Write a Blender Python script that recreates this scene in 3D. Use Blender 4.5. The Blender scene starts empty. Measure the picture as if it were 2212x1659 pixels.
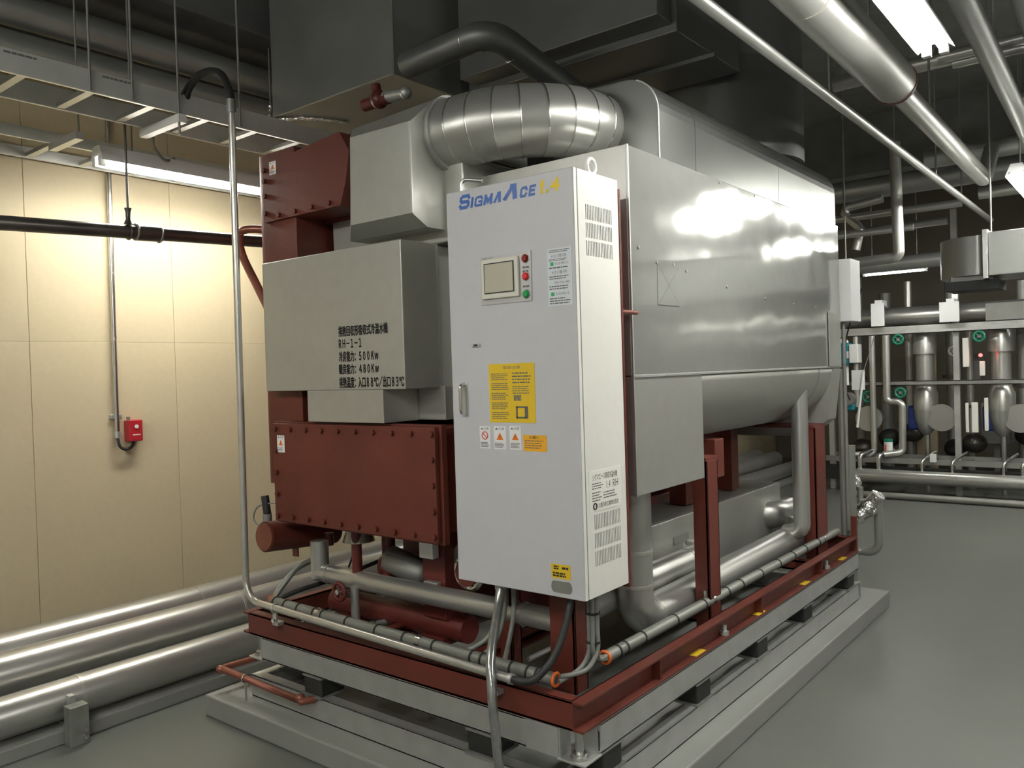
import bpy, math, random
from mathutils import Vector, Matrix
random.seed(7)
PI = math.pi
SC = bpy.context.scene
COL = SC.collection

# ------------------------------------------------------------------ camera
cd = bpy.data.cameras.new('camera'); cam = bpy.data.objects.new('camera', cd); COL.objects.link(cam)
cd.sensor_width = 36.0; cd.lens = 1760.2 / 2212 * 36; cd.clip_start = 0.05; cd.clip_end = 100
_p, _y, _r = math.radians(-0.9025), math.radians(38.5656), math.radians(-1.7848)
fwd = Vector((-math.sin(_y) * math.cos(_p), math.cos(_y) * math.cos(_p), math.sin(_p)))
rgt = Vector((math.cos(_y), math.sin(_y), 0)); upv = rgt.cross(fwd)
r2 = rgt * math.cos(_r) + upv * math.sin(_r); u2 = -rgt * math.sin(_r) + upv * math.cos(_r)
cam.matrix_world = Matrix(((r2.x, u2.x, -fwd.x, 1.4555), (r2.y, u2.y, -fwd.y, -2.1354), (r2.z, u2.z, -fwd.z, 1.55), (0, 0, 0, 1)))
SC.camera = cam

# ------------------------------------------------------------------ world, exposure
w = bpy.data.worlds.new('world'); SC.world = w; w.use_nodes = True
w.node_tree.nodes['Background'].inputs[0].default_value = (0.5, 0.52, 0.5, 1)
w.node_tree.nodes['Background'].inputs[1].default_value = 0.02
SC.view_settings.view_transform = 'Standard'; SC.view_settings.look = 'None'
SC.view_settings.gamma = 1; SC.view_settings.use_curve_mapping = False
SC.view_settings.exposure = 2.2
SC.cycles.use_denoising = True
SC.cycles.max_bounces = 8; SC.cycles.diffuse_bounces = 4; SC.cycles.glossy_bounces = 4
SC.cycles.sample_clamp_indirect = 4.0
TUBE = 26.0       # strength of every fluorescent tube

# ------------------------------------------------------------------ materials
def mat(name, col, rough=.5, metal=0.0, var=.08, scale=6.0, bump=0.0, bscale=60.0, rvar=.08, emit=0, alpha=None, trans=0, coat=0):
    m = bpy.data.materials.new(name); m.use_nodes = True
    nt = m.node_tree; b = nt.nodes['Principled BSDF']
    b.inputs['Roughness'].default_value = rough; b.inputs['Metallic'].default_value = metal
    b.inputs['Base Color'].default_value = (*col, 1)
    if coat: b.inputs['Coat Weight'].default_value = coat
    if trans: b.inputs['Transmission Weight'].default_value = trans
    if emit:
        b.inputs['Emission Color'].default_value = (*col, 1); b.inputs['Emission Strength'].default_value = emit
        return m
    tc = nt.nodes.new('ShaderNodeTexCoord')
    n = nt.nodes.new('ShaderNodeTexNoise'); n.inputs['Scale'].default_value = scale; n.inputs['Detail'].default_value = 4
    nt.links.new(tc.outputs['Object'], n.inputs['Vector'])
    r = nt.nodes.new('ShaderNodeValToRGB')
    r.color_ramp.elements[0].position = .3; r.color_ramp.elements[1].position = .7
    r.color_ramp.elements[0].color = (*[max(0, c * (1 - var)) for c in col], 1)
    r.color_ramp.elements[1].color = (*[min(1, c * (1 + var)) for c in col], 1)
    nt.links.new(n.outputs['Fac'], r.inputs['Fac']); nt.links.new(r.outputs['Color'], b.inputs['Base Color'])
    mr = nt.nodes.new('ShaderNodeMapRange'); mr.inputs['To Min'].default_value = max(.02, rough - rvar); mr.inputs['To Max'].default_value = min(1, rough + rvar)
    nt.links.new(n.outputs['Fac'], mr.inputs['Value']); nt.links.new(mr.outputs['Result'], b.inputs['Roughness'])
    if bump:
        n2 = nt.nodes.new('ShaderNodeTexNoise'); n2.inputs['Scale'].default_value = bscale; n2.inputs['Detail'].default_value = 2
        nt.links.new(tc.outputs['Object'], n2.inputs['Vector'])
        bp = nt.nodes.new('ShaderNodeBump'); bp.inputs['Strength'].default_value = bump; bp.inputs['Distance'].default_value = .02
        nt.links.new(n2.outputs['Fac'], bp.inputs['Height']); nt.links.new(bp.outputs['Normal'], b.inputs['Normal'])
    return m

M = {}
M['floor'] = mat('floor_paint', (.128, .134, .118), .42, var=.05, scale=1.5, bump=.03, bscale=30)
M['concrete'] = mat('plinth_paint', (.25, .255, .235), .5, var=.06, scale=3, bump=.05, bscale=20)
M['wall'] = mat('cream_panel', (.60, .51, .34), .6, var=.025, scale=30, bump=.02, bscale=150)
M['wall_grey'] = mat('grey_wall', (.72, .71, .68), .7, var=.04, scale=2)
M['wall_far'] = mat('shaded_far_wall', (.20, .18, .14), .7, var=.04, scale=2)  # beige back wall darkened in colour to look dimly lit
M['ceiling'] = mat('ceiling_spray', (.17, .175, .165), .9, var=.15, scale=5, bump=.3, bscale=20)
M['red'] = mat('red_primer', (.110, .021, .012), .5, var=.14, scale=5, bump=.06, bscale=30)
M['redpipe'] = mat('red_pipe_paint', (.11, .018, .013), .45, var=.12, scale=8)
M['jacket'] = mat('aluminium_jacket', (.52, .52, .49), .33, .75, var=.04, scale=3, bump=.03, bscale=6, rvar=.05)
M['panel'] = mat('galvalume_panel', (.43, .435, .41), .105, .55, var=.025, scale=14, bump=.40, bscale=1.9, rvar=.02)
M['box'] = mat('lagging_sheet', (.47, .47, .435), .4, .6, var=.03, scale=18, bump=.04, bscale=4, rvar=.05)
M['hoodsheet'] = mat('shaded_hood_sheet', (.22, .225, .212), .33, .85, var=.02, scale=4, bump=.02, bscale=3)  # silver sheet darkened: dim light on the hood put into colour
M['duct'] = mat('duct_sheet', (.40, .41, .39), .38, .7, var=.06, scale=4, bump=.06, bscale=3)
M['galv'] = mat('galvanised_steel', (.56, .57, .55), .45, .75, var=.07, scale=12, bump=.03, bscale=40)
M['bracket'] = mat('dark_bracket', (.30, .31, .28), .5, .6, var=.15, scale=14)  # darker, slightly green grey copy of the galvanised steel
M['steel'] = mat('bright_steel', (.66, .66, .64), .25, 1, var=.04, scale=12)
M['dark_filler'] = mat('dark_filler_colour', (.09, .09, .09), .7, var=.2, scale=4)  # near-black colour of the box added at the wall top
M['duct_shaded'] = mat('shaded_duct_sheet', (.19, .195, .19), .42, .6, var=.06, scale=4, bump=.05, bscale=3)  # duct sheet darkened in colour for ducts hanging in overhead shade
M['tray'] = mat('bright_galvanised_tray', (.74, .75, .72), .4, .45, var=.05, scale=10)
M['zinc'] = mat('zinc_conduit', (.58, .57, .52), .32, .7, var=.05, scale=10)
M['foil'] = mat('crinkled_foil', (.75, .75, .73), .2, 1, var=.05, scale=14, bump=1.0, bscale=26)
M['dull'] = mat('dull_grey_metal', (.30, .30, .28), .5, .6, var=.1, scale=6)
M['darkpipe'] = mat('dark_steel_pipe', (.12, .11, .10), .35, .7, var=.2, scale=6)
M['black'] = mat('black_rubber', (.018, .019, .018), .6, var=.2, scale=20)
M['rubber'] = mat('isolator_rubber', (.014, .015, .013), .7, var=.3, scale=20)
M['grey_cable'] = mat('grey_cable', (.20, .21, .19), .5, var=.1, scale=20)
M['pvc'] = mat('grey_conduit', (.24, .245, .22), .42, .3, var=.05, scale=10)
M['cab_front_shade'] = mat('cabinet_paint_shaded', (.54, .545, .57), .42, var=.012, scale=30)  # same cabinet paint, greyer and bluer: front-face shade put into colour
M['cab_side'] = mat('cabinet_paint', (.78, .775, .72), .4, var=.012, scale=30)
M['dark'] = mat('dark_interior', (.02, .02, .02), .8, var=.1)
M['blue'] = mat('logo_blue', (.03, .115, .42), .4, var=.02)
M['yellow'] = mat('yellow_print', (.80, .58, .02), .5, var=.03)
M['yellow_label'] = mat('yellow_label', (.74, .50, .02), .5, var=.03)
M['orange_label'] = mat('orange_label', (.85, .42, .02), .5, var=.03)
M['white_label'] = mat('white_label', (.80, .80, .80), .5, var=.02)
M['cream_plate'] = mat('cream_plate', (.85, .85, .78), .4, var=.02)
M['blue_label'] = mat('pale_label', (.66, .70, .74), .4, var=.02)
M['ink'] = mat('black_ink', (.02, .02, .02), .6, var=.05)
M['grey_ink'] = mat('grey_ink', (.12, .12, .12), .6, var=.05)
M['stencil'] = mat('stencil_ink', (.035, .036, .032), .6, var=.05)
M['green_ink'] = mat('green_ink', (.02, .40, .14), .5, var=.05)
M['red_ink'] = mat('red_ink', (.65, .04, .02), .5, var=.05)
M['orange_ink'] = mat('orange_ink', (.80, .20, .02), .5, var=.05)
M['screen'] = mat('touch_screen', (.50, .48, .38), .25, var=.02)
M['bezel'] = mat('screen_bezel', (.68, .67, .58), .45, var=.02)
M['plate_grey'] = mat('grey_face_plate', (.50, .50, .50), .35, .3, var=.02)
M['lamp_red'] = mat('red_button', (.62, .03, .03), .3, var=.05)
M['lamp_dkred'] = mat('dark_red_lamp', (.20, .015, .01), .2, var=.05)
M['lamp_green'] = mat('green_button', (.02, .30, .08), .3, var=.05)
M['orange'] = mat('orange_bush', (.75, .17, .03), .5, var=.06)
M['alarm_red'] = mat('alarm_red', (.42, .02, .03), .35, var=.05)
M['white'] = mat('white_enamel', (.80, .81, .80), .4, var=.02)
M['green'] = mat('green_valve', (.01, .20, .12), .4, var=.1)
M['teal'] = mat('teal_pump', (.01, .22, .27), .4, var=.1)
M['navy'] = mat('navy_pump', (.01, .03, .16), .4, var=.1)
M['clear'] = mat('braided_hose', (.36, .37, .36), .24, .75, var=.12, scale=40, bump=.04, bscale=200)
M['tube'] = mat('fluorescent_tube', (1.0, .99, .93), emit=TUBE)
M['tube_dim'] = mat('dimmed_fluorescent_tube', (1.0, .98, .90), emit=TUBE * .78)  # turned down to lower the brightness of the cream wall
M['redlight'] = mat('red_indicator', (1.0, .04, .04), emit=2.5)
M['copper'] = mat('red_brown_pipe', (.25, .09, .06), .35, .4, var=.1)

# ------------------------------------------------------------------ mesh helpers
def fillet(pts, rad, n=6):
    P = [Vector(p) for p in pts]
    if len(P) < 3 or rad <= 0: return P
    out = [P[0]]
    for i in range(1, len(P) - 1):
        a = (P[i - 1] - P[i]); b = (P[i + 1] - P[i]); la, lb = a.length, b.length
        a.normalize(); b.normalize(); ang = a.angle(b)
        if ang > PI - .05: out.append(P[i]); continue
        t = min(rad / math.tan(ang / 2), la * .48, lb * .48); r = t * math.tan(ang / 2)
        bis = (a + b).normalized(); c = P[i] + bis * (r / math.sin(ang / 2))
        s = P[i] + a * t - c; e = P[i] + b * t - c; tot = s.angle(e); ax = s.cross(e).normalized()
        for k in range(n + 1): out.append(c + Matrix.Rotation(tot * k / n, 3, ax) @ s)
    out.append(P[-1]); return out

def smooth_path(pts, n=6):
    P = [Vector(p) for p in pts]; out = []
    for i in range(len(P) - 1):
        p0 = P[max(i - 1, 0)]; p1 = P[i]; p2 = P[i + 1]; p3 = P[min(i + 2, len(P) - 1)]
        for k in range(n):
            t = k / n
            out.append(.5 * ((2 * p1) + (p2 - p0) * t + (2 * p0 - 5 * p1 + 4 * p2 - p3) * t * t + (3 * p1 - p0 - 3 * p2 + p3) * t ** 3))
    out.append(P[-1]); return out

class MB:
    def __init__(s): s.v = []; s.f = []; s.sm = []
    def add(s, V, F, smooth=False):
        o = len(s.v); s.v += [tuple(p) for p in V]
        for f in F: s.f.append(tuple(i + o for i in f)); s.sm.append(smooth)
        return s
    def box(s, x0, x1, y0, y1, z0, z1, R=None):
        V = [(x0, y0, z0), (x1, y0, z0), (x1, y1, z0), (x0, y1, z0), (x0, y0, z1), (x1, y0, z1), (x1, y1, z1), (x0, y1, z1)]
        if R is not None:
            c = Vector(((x0 + x1) / 2, (y0 + y1) / 2, (z0 + z1) / 2)); V = [c + R @ (Vector(p) - c) for p in V]
        return s.add(V, [(0, 3, 2, 1), (4, 5, 6, 7), (0, 1, 5, 4), (1, 2, 6, 5), (2, 3, 7, 6), (3, 0, 4, 7)])
    def tube(s, pts, r, n=16, cap=True):
        P = [Vector(p) for p in pts]; R = r if isinstance(r, (list, tuple)) else [r] * len(P)
        T = [(P[min(i + 1, len(P) - 1)] - P[max(i - 1, 0)]).normalized() for i in range(len(P))]
        a = Vector((0, 0, 1)) if abs(T[0].z) < .9 else Vector((1, 0, 0))
        u = T[0].cross(a).normalized(); V = []
        for i, p in enumerate(P):
            if i:
                q = T[i - 1].rotation_difference(T[i]); u = q @ u
            u = (u - T[i] * u.dot(T[i])).normalized(); v = T[i].cross(u)
            V += [p + (u * math.cos(2 * PI * k / n) + v * math.sin(2 * PI * k / n)) * R[i] for k in range(n)]
        F = [(i * n + k, i * n + (k + 1) % n, (i + 1) * n + (k + 1) % n, (i + 1) * n + k) for i in range(len(P) - 1) for k in range(n)]
        s.add(V, F, True)
        if cap: s.add(V[:n], [tuple(reversed(range(n)))]); s.add(V[-n:], [tuple(range(n))])
        return s
    def ring(s, c, axis, r, t, n=24, m=8):
        ax = Vector(axis).normalized(); a = Vector((0, 0, 1)) if abs(ax.z) < .9 else Vector((1, 0, 0))
        u = ax.cross(a).normalized(); v = ax.cross(u); c = Vector(c); V = []
        for i in range(n):
            d = u * math.cos(2 * PI * i / n) + v * math.sin(2 * PI * i / n)
            V += [c + d * (r + t * math.cos(2 * PI * k / m)) + ax * t * math.sin(2 * PI * k / m) for k in range(m)]
        return s.add(V, [(i * m + k, ((i + 1) % n) * m + k, ((i + 1) % n) * m + (k + 1) % m, i * m + (k + 1) % m) for i in range(n) for k in range(m)], True)
    def prism(s, poly, axis, a, b, smooth=False):
        # poly of 2D points extruded along axis from a to b; axis x: (y,z), y: (x,z), z: (x,y)
        def P(q, t): return {'x': (t, q[0], q[1]), 'y': (q[0], t, q[1]), 'z': (q[0], q[1], t)}[axis]
        n = len(poly); V = [P(q, a) for q in poly] + [P(q, b) for q in poly]
        s.add(V, [(i, (i + 1) % n, n + (i + 1) % n, n + i) for i in range(n)], smooth)
        s.add(V, [tuple(reversed(range(n))), tuple(range(n, 2 * n))]); return s
    def ball(s, c, r, n=12, m=8, sc=(1, 1, 1)):
        c = Vector(c); V = [c + Vector((0, 0, r * sc[2]))]
        for j in range(1, m):
            t = PI * j / m; V += [c + Vector((math.sin(t) * math.cos(2 * PI * k / n) * r * sc[0], math.sin(t) * math.sin(2 * PI * k / n) * r * sc[1], math.cos(t) * r * sc[2])) for k in range(n)]
        V.append(c - Vector((0, 0, r * sc[2]))); F = [(0, 1 + k, 1 + (k + 1) % n) for k in range(n)]
        for j in range(m - 2): F += [(1 + j * n + k, 1 + (j + 1) * n + k, 1 + (j + 1) * n + (k + 1) % n, 1 + j * n + (k + 1) % n) for k in range(n)]
        e = len(V) - 1; F += [(1 + (m - 2) * n + k, e, 1 + (m - 2) * n + (k + 1) % n) for k in range(n)]
        return s.add(V, F, True)

def cyl(a, b, r, n=16): return MB().tube([a, b], r, n)
def box(*a): return MB().box(*a)

def obj(name, mb, m, parent=None, bevel=0, label=None, kind=None):
    me = bpy.data.meshes.new(name); me.from_pydata(mb.v, [], mb.f); me.update()
    import bmesh
    b = bmesh.new(); b.from_mesh(me); bmesh.ops.recalc_face_normals(b, faces=b.faces[:]); b.to_mesh(me); b.free()
    for p, s in zip(me.polygons, mb.sm): p.use_smooth = s
    me.materials.append(M[m])
    o = bpy.data.objects.new(name, me); COL.objects.link(o)
    if parent is not None:
        o.parent = parent
        t = Vector((0, 0, 0)); q = parent
        while q is not None: t += q.location; q = q.parent
        o.location = -t
    if bevel:
        md = o.modifiers.new('bevel', 'BEVEL'); md.width = bevel; md.segments = 2; md.limit_method = 'ANGLE'; md.angle_limit = math.radians(40)
    if label: o['label'] = label
    if kind: o['kind'] = kind
    return o

def thing(name, label, cat, loc, group=None):
    o = bpy.data.objects.new(name, None); COL.objects.link(o); o.location = loc; o.empty_display_size = .1
    o['label'] = label; o['category'] = cat
    if group: o['group'] = group
    return o

def tag(o, label, cat, group=None):
    o['label'] = label; o['category'] = cat
    if group: o['group'] = group
    return o

def struct(name, mb, m, parent=None, bevel=0):
    o = obj(name, mb, m, parent, bevel)
    if parent is None: o['kind'] = 'structure'
    return o

def text(name, body, m, parent, plane, u0, u1, v0, v1, d, shear=0, bold=0, lift=.0006, thick=0):
    # flat print: plane 'front' faces -Y (u = x), 'right' faces +X (u = y); fitted into [u0,u1] x [v0,v1] at depth d
    c = bpy.data.curves.new(name, 'FONT'); c.body = body; c.shear = shear; c.offset = bold; c.resolution_u = 2
    t = bpy.data.objects.new(name, c); COL.objects.link(t)
    me = bpy.data.meshes.new_from_object(t.evaluated_get(bpy.context.evaluated_depsgraph_get()))
    bpy.data.objects.remove(t)
    xs = [v.co.x for v in me.vertices]; ys = [v.co.y for v in me.vertices]
    ax, bx, ay, by = min(xs), max(xs), min(ys), max(ys)
    mb = MB(); V = []
    for v in me.vertices:
        u = u0 + (v.co.x - ax) / (bx - ax) * (u1 - u0); q = v0 + (v.co.y - ay) / (by - ay) * (v1 - v0)
        V.append((u, d - lift, q) if plane == 'front' else (d + lift, u, q))
    polys = [tuple(p.vertices) for p in me.polygons]; mb.add(V, polys)
    if thick:   # heavier strokes: the same glyphs again, a hair to the side and above
        for du, dv in ((thick, 0), (0, thick), (thick, thick)): mb.add([(a + du, b - .0001, c + dv) for a, b, c in V], polys)
    bpy.data.meshes.remove(me)
    return obj(name, mb, m, parent)

def sheet(plane, u0, u1, v0, v1, d, t=.0012):
    return box(u0, u1, d - t, d, v0, v1) if plane == 'front' else box(d, d + t, u0, u1, v0, v1)

def dashes(plane, u0, u1, v0, v1, d, rows, lift=.0016, fill=.5, short=.75):
    mb = MB(); h = (v1 - v0) / rows
    for i in range(rows):
        v = v1 - (i + .5) * h; u = u0; end = u0 + (u1 - u0) * random.uniform(short, 1)
        while u < end:
            wd = random.uniform(.6, 2.2) * h; e = min(u + wd, end)
            a, b = v - h * fill / 2, v + h * fill / 2
            V = [(u, d - lift, a), (e, d - lift, a), (e, d - lift, b), (u, d - lift, b)] if plane == 'front' else [(d + lift, u, a), (d + lift, e, a), (d + lift, e, b), (d + lift, u, b)]
            mb.add(V, [(0, 1, 2, 3)]); u = e + h * .25
    return mb

def channel(axis, a0, a1, w0, w1, z0, z1, t=.006, open_to=1):
    # C section: web at w0 side when open_to=+1 (flanges reach to w1), at w1 side when -1
    wb = (w0, w0 + t) if open_to > 0 else (w1 - t, w1); mb = MB()
    for (p, q, zz0, zz1) in ((wb[0], wb[1], z0, z1), (w0, w1, z0, z0 + t * 1.3), (w0, w1, z1 - t * 1.3, z1)):
        if axis == 'x': mb.box(a0, a1, p, q, zz0, zz1)
        else: mb.box(p, q, a0, a1, zz0, zz1)
    return mb

# ------------------------------------------------------------------ room
struct('floor', box(-3.7, 7, -6, 12.5, -.1, 0), 'floor')
struct('ceiling', box(-3.7, 7, -6, 12.5, 4.1, 4.2), 'ceiling')
wl = struct('wall_left', box(-3.7, -3.515, -6, 12.5, 0, 4.1), 'wall')
y = -.243 - .86 * 6
while y < 9:
    obj('wall_panel', box(-3.515, -3.5, y + .001, y + .859, 0.0, 1.80), 'wall', wl, .002)
    obj('wall_panel', box(-3.515, -3.5, y + .001, y + .859, 1.8004, 3.95), 'wall', wl, .002)
    y += .86
struct('wall_right', box(6.8, 7, -6, 12.5, 0, 4.1), 'wall_grey')
struct('wall_front', box(-3.5, 6.8, -6, -5.8, 0, 4.1), 'wall_grey')
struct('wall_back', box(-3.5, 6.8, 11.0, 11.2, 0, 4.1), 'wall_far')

# ------------------------------------------------------------------ fluorescent lamps
def lamp(label, c, axis, length=1.25, rod=True, group='twin tube fluorescent lights', w=.14, tubes=2, cat='light', batten=False, glow='tube'):
    x, y, z = c; L = length / 2
    t = thing('fluorescent_light', label, cat, (x, y, z), group)
    def P(a, b, zz): return (x + (a if axis == 'x' else b), y + (b if axis == 'x' else a), zz)
    e_ = .004; b0, b1 = w / 2, w / 2 * .5
    prof = [(-b0, z + .004), (-b1, z + .085), (b1, z + .085), (b0, z + .004), (b0 - e_, z + .004), (b1 - e_, z + .032), (-b1 + e_, z + .032), (-b0 + e_, z + .004)]
    if batten: prof = [(-.05, z + .022), (-.04, z + .075), (.04, z + .075), (.05, z + .022)]
    mb = MB()
    if axis == 'y': mb.prism([(x + p, q) for p, q in prof], 'y', y - L, y + L)
    else: mb.prism([(y + p, q) for p, q in prof], 'x', x - L, x + L)
    obj('reflector_housing', mb, 'white', t)
    offs = [-.032, .032] if tubes == 2 else [0]
    for o in offs:
        obj('tube', cyl(P(-L + .03, o, z), P(L - .03, o, z), .0145, 12), glow, t)
        for e in (-1, 1): obj('lamp_holder', MB().box(*(lambda q: (q[0] - .016, q[0] + .016, q[1] - .016, q[1] + .016, z - .018, z + .030))(P(e * (L - .016), o, z))), 'white', t)
    if rod:
        for e in (-1, 1): obj('hanging_rod', cyl(P(e * L * .7, 0, z + .08), P(e * L * .7, 0, 4.1), .005, 8), 'dull', t)
    return t
lamp('twin tube fluorescent light hanging at upper right between the overhead pipes', (.755, .96, 2.8), 'y', 1.26)
lamp('bright fluorescent light along the cream wall below the cable ladders', (-2.85, .50, 2.70), 'y', 1.27, glow='tube_dim')
lamp('fluorescent light cut by the right edge above the sheet metal duct', (.70, 5.05, 2.78), 'y', 1.26)
lamp('fluorescent light just outside the right frame edge beside the machine', (.96, 4.0, 2.8), 'y', .9, tubes=1, w=.09)
lamp('small single tube light hanging far behind the white box', (-.70, 7.0, 2.455), 'x', .62, tubes=1, w=.08)
lamp('added fluorescent light over the aisle beside the machine, out of frame', (3.2, .9, 2.9), 'y')  # unseen lamp added for general room light
lamp('fluorescent light over the aisle farther back, out of frame', (1.53, 4.5, 2.8), 'y', .75)
lamp('fluorescent light at the far end of the aisle, out of frame', (3.2, 7.6, 2.8), 'x')
lamp('added fluorescent fill light behind the viewer on the right side', (2.2, -3.4, 2.9), 'x', batten=True)  # unseen batten added as front fill from the right
lamp('added fluorescent fill light behind the viewer in the middle', (.7, -2.9, 2.9), 'x', batten=True)  # added fill, unseen: brightens the cabinet and box fronts
lamp('added fluorescent fill light behind the viewer on the left side', (-1.4, -2.45, 2.9), 'x', batten=True)  # added unseen lamp lifting the machine front and left floor
lamp('fluorescent light over the far pipe rack, out of frame', (1.53, 7.1, 2.8), 'y', 1.2)

# ------------------------------------------------------------------ plinth, curb, floor pipes
tag(obj('concrete_plinth', box(-2.03, .10, -.117, 3.30, 0, .10), 'concrete', None, .008), 'low grey painted concrete plinth under the whole machine', 'plinth')
tag(obj('concrete_curb', box(-3.2, -2.27, -5.8, 9, 0, .062), 'concrete', None, .005), 'low grey floor curb running under the three lagged floor pipes', 'curb')

def lagged(name, label, cat, pts, r, mname='jacket', fil=.15, seams=(), group=None, n=24, seg=6, sr=None):
    P = fillet(pts, fil, seg)
    t = thing(name, label, cat, tuple(P[0]), group)
    obj('jacket', MB().tube(P, r, n), mname, t)
    for c, ax in seams: obj('seam_band', MB().tube([Vector(c) - Vector(ax) * .006, Vector(c) + Vector(ax) * .006], (sr or r) + .0025, n), 'zinc' if mname != 'darkpipe' else mname, t)
    return t
Y = (0, 1, 0); X = (1, 0, 0); Z = (0, 0, 1)
p1 = lagged('lagged_pipe', 'silver lagged pipe closest to the cream wall, low along the floor', 'pipe', [(-2.87, -5, .285), (-2.87, 8.6, .285)], .094, seams=[((-2.87, .34, .285), Y), ((-2.87, 2.2, .285), Y), ((-2.87, -1.8, .285), Y)], group='silver floor pipes')
p2 = lagged('lagged_pipe', 'silver lagged pipe in the middle of the three floor pipes', 'pipe', [(-2.62, -5, .262), (-2.62, 8.6, .262)], .100, seams=[((-2.62, .44, .262), Y), ((-2.62, 2.6, .262), Y), ((-2.62, -1.6, .262), Y)], group='silver floor pipes')
p3 = lagged('lagged_pipe', 'silver lagged pipe lowest and outermost, resting over the curb edge', 'pipe', [(-2.38, -5, .158), (-2.38, 8.6, .158)], .087, seams=[((-2.38, -.53, .158), Y), ((-2.38, 1.6, .158), Y), ((-2.38, -2.6, .158), Y)], group='silver floor pipes')
for i, yy in enumerate((-.60, 2.4, -3.4)):
    t = thing('pipe_support', ('galvanised angle bracket holding the lowest floor pipe near the plinth', 'galvanised angle bracket for floor pipes hidden behind the machine', 'galvanised angle bracket for floor pipes far toward the viewer')[i], 'bracket', (-2.22, yy, 0), 'floor pipe brackets')
    obj('upright', box(-2.262, -2.20, yy - .04, yy + .04, 0, .17), 'bracket', t, .003)
    obj('cross_arm', box(-2.98, -2.262, yy - .018, yy + .018, .063, .07), 'galv', t)
    for xx, zz in ((-2.87, .192), (-2.62, .163)): obj('saddle', box(xx - .05, xx + .05, yy - .02, yy + .02, .07, zz), 'galv', t)
    for dz in (.03, .06): obj('anchor_bolt', cyl((-2.20, yy + .02, dz), (-2.188, yy + .02, dz), .010, 6), 'steel', t)
    obj('strap', box(-2.30, -2.262, yy - .012, yy + .012, .15, .20), 'galv', t)

# ------------------------------------------------------------------ isolation rail, isolators, galvanised frame
t = thing('isolation_rail', 'galvanised channel rail on the plinth below the rubber mounts', 'rail', (-.9, 1.5, .1))
obj('rail_bar', channel('x', -1.83, 0, 0, .05, .1, .2), 'galv', t, .002)
obj('rail_bar', channel('y', .05, 3.0, -.05, 0, .1, .2, open_to=-1), 'galv', t, .002)
obj('rail_bar', channel('y', .05, 3.0, -1.83, -1.78, .1, .2), 'galv', t, .002)
obj('rail_bar', channel('x', -1.83, 0, 3.0, 3.05, .1, .2, open_to=-1), 'galv', t, .002)
iso = [('right corner under the near frame corner', -.06, .17), ('long side, first from the near corner', -.06, .87), ('long side, second from the near corner', -.06, 1.49), ('long side, third from the near corner', -.06, 2.11), ('long side, at the far end', -.06, 2.86),
       ('front side, left of the hose', -.44, .06), ('front side, beside the red drain pipe', -1.376, .06), ('rear side, hidden below', -.6, 2.95), ('left side, hidden below', -1.78, 1.5), ('left side, far end', -1.78, 2.6)]
for nm, xx, yy in iso:
    t = thing('rubber_isolator', 'dark rubber block mount on the ' + nm, 'isolator', (xx, yy, .2), 'rubber mounts under the machine')
    obj('rubber_block', box(xx - .058, xx + .058, yy - .062, yy + .062, .206, .279), 'rubber', t, .006)
    obj('top_plate', box(xx - .062, xx + .062, yy - .068, yy + .068, .279, .285), 'dull', t)
    obj('foot_plate', box(xx - .066, xx + .066, yy - .075, yy + .075, .2, .206), 'dull', t)

t = thing('skid_frame', 'galvanised steel frame between red base and rubber mounts', 'frame', (-.9, 1.5, .285))
obj('frame_beam', channel('x', -1.74, -.10, 0, .06, .285, .384), 'galv', t, .002)
obj('frame_beam', channel('y', .10, 3.01, -.06, 0, .285, .384, open_to=-1), 'galv', t, .002)
obj('frame_beam', channel('y', .10, 3.01, -1.83, -1.77, .285, .384), 'galv', t, .002)
obj('frame_beam', channel('x', -1.74, -.10, 2.95, 3.01, .285, .384, open_to=-1), 'galv', t, .002)
obj('joint_cover', box(-.232, -.10, -.005, 0, .285, .383), 'galv', t, .001)
for cx, cy, s in ((0, 0, 1), (-1.83, 0, -1)):
    x0, x1 = (cx - .10, cx) if s > 0 else (cx, cx + .09)
    obj('corner_plate', box(x0 - .004, x1 + .004, -.006, .10, .279, .287), 'galv', t, .002)
    obj('end_gusset', box(x0 if s > 0 else x1 - .006, x0 + .006 if s > 0 else x1, 0, .06, .287, .384), 'galv', t)
    obj('end_gusset', box(x0 + .01, x1 - .01, .094, .10, .287, .384), 'galv', t)
    xc = (x0 + x1) / 2 + .008 * s
    lb = obj('levelling_bolt', cyl((xc, .036, .289), (xc, .036, .383), .014), 'steel', t)
    obj('hex_nut', cyl((xc, .036, .288), (xc, .036, .305), .027, 6), 'steel', lb)
    obj('washer', cyl((xc, .036, .2872), (xc, .036, .2895), .033, 20), 'dull', lb)

# ------------------------------------------------------------------ absorption chiller
ch = thing('absorption_chiller', 'large absorption chiller with red shells and silver lagging on red base', 'chiller', (-.9, 1.5, .384))
obj('base_beam', channel('x', -1.83, -.045, 0, .048, .384, .482, .008), 'red', ch, .002)
obj('base_beam', channel('y', 0, 3.01, -.048, 0, .384, .482, .008), 'red', ch, .002)
obj('base_beam', channel('y', 0, 3.01, -1.878, -1.83, .384, .482, .008, -1), 'red', ch, .002)
obj('base_beam', channel('x', -1.83, -.045, 2.962, 3.01, .384, .482, .008, -1), 'red', ch, .002)
for yy in (1.25, 2.4): obj('cross_beam', channel('x', -1.83, -.048, yy, yy + .06, .384, .44, .008), 'red', ch)
for xx in (-.72, -1.25): obj('cross_beam', channel('y', .05, 2.96, xx, xx + .06, .384, .44, .008), 'red', ch)
for yy in (.52, 1.5, 2.35): obj('web_stiffener', box(-.045, -.004, yy, yy + .008, .394, .472), 'red', ch)
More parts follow.
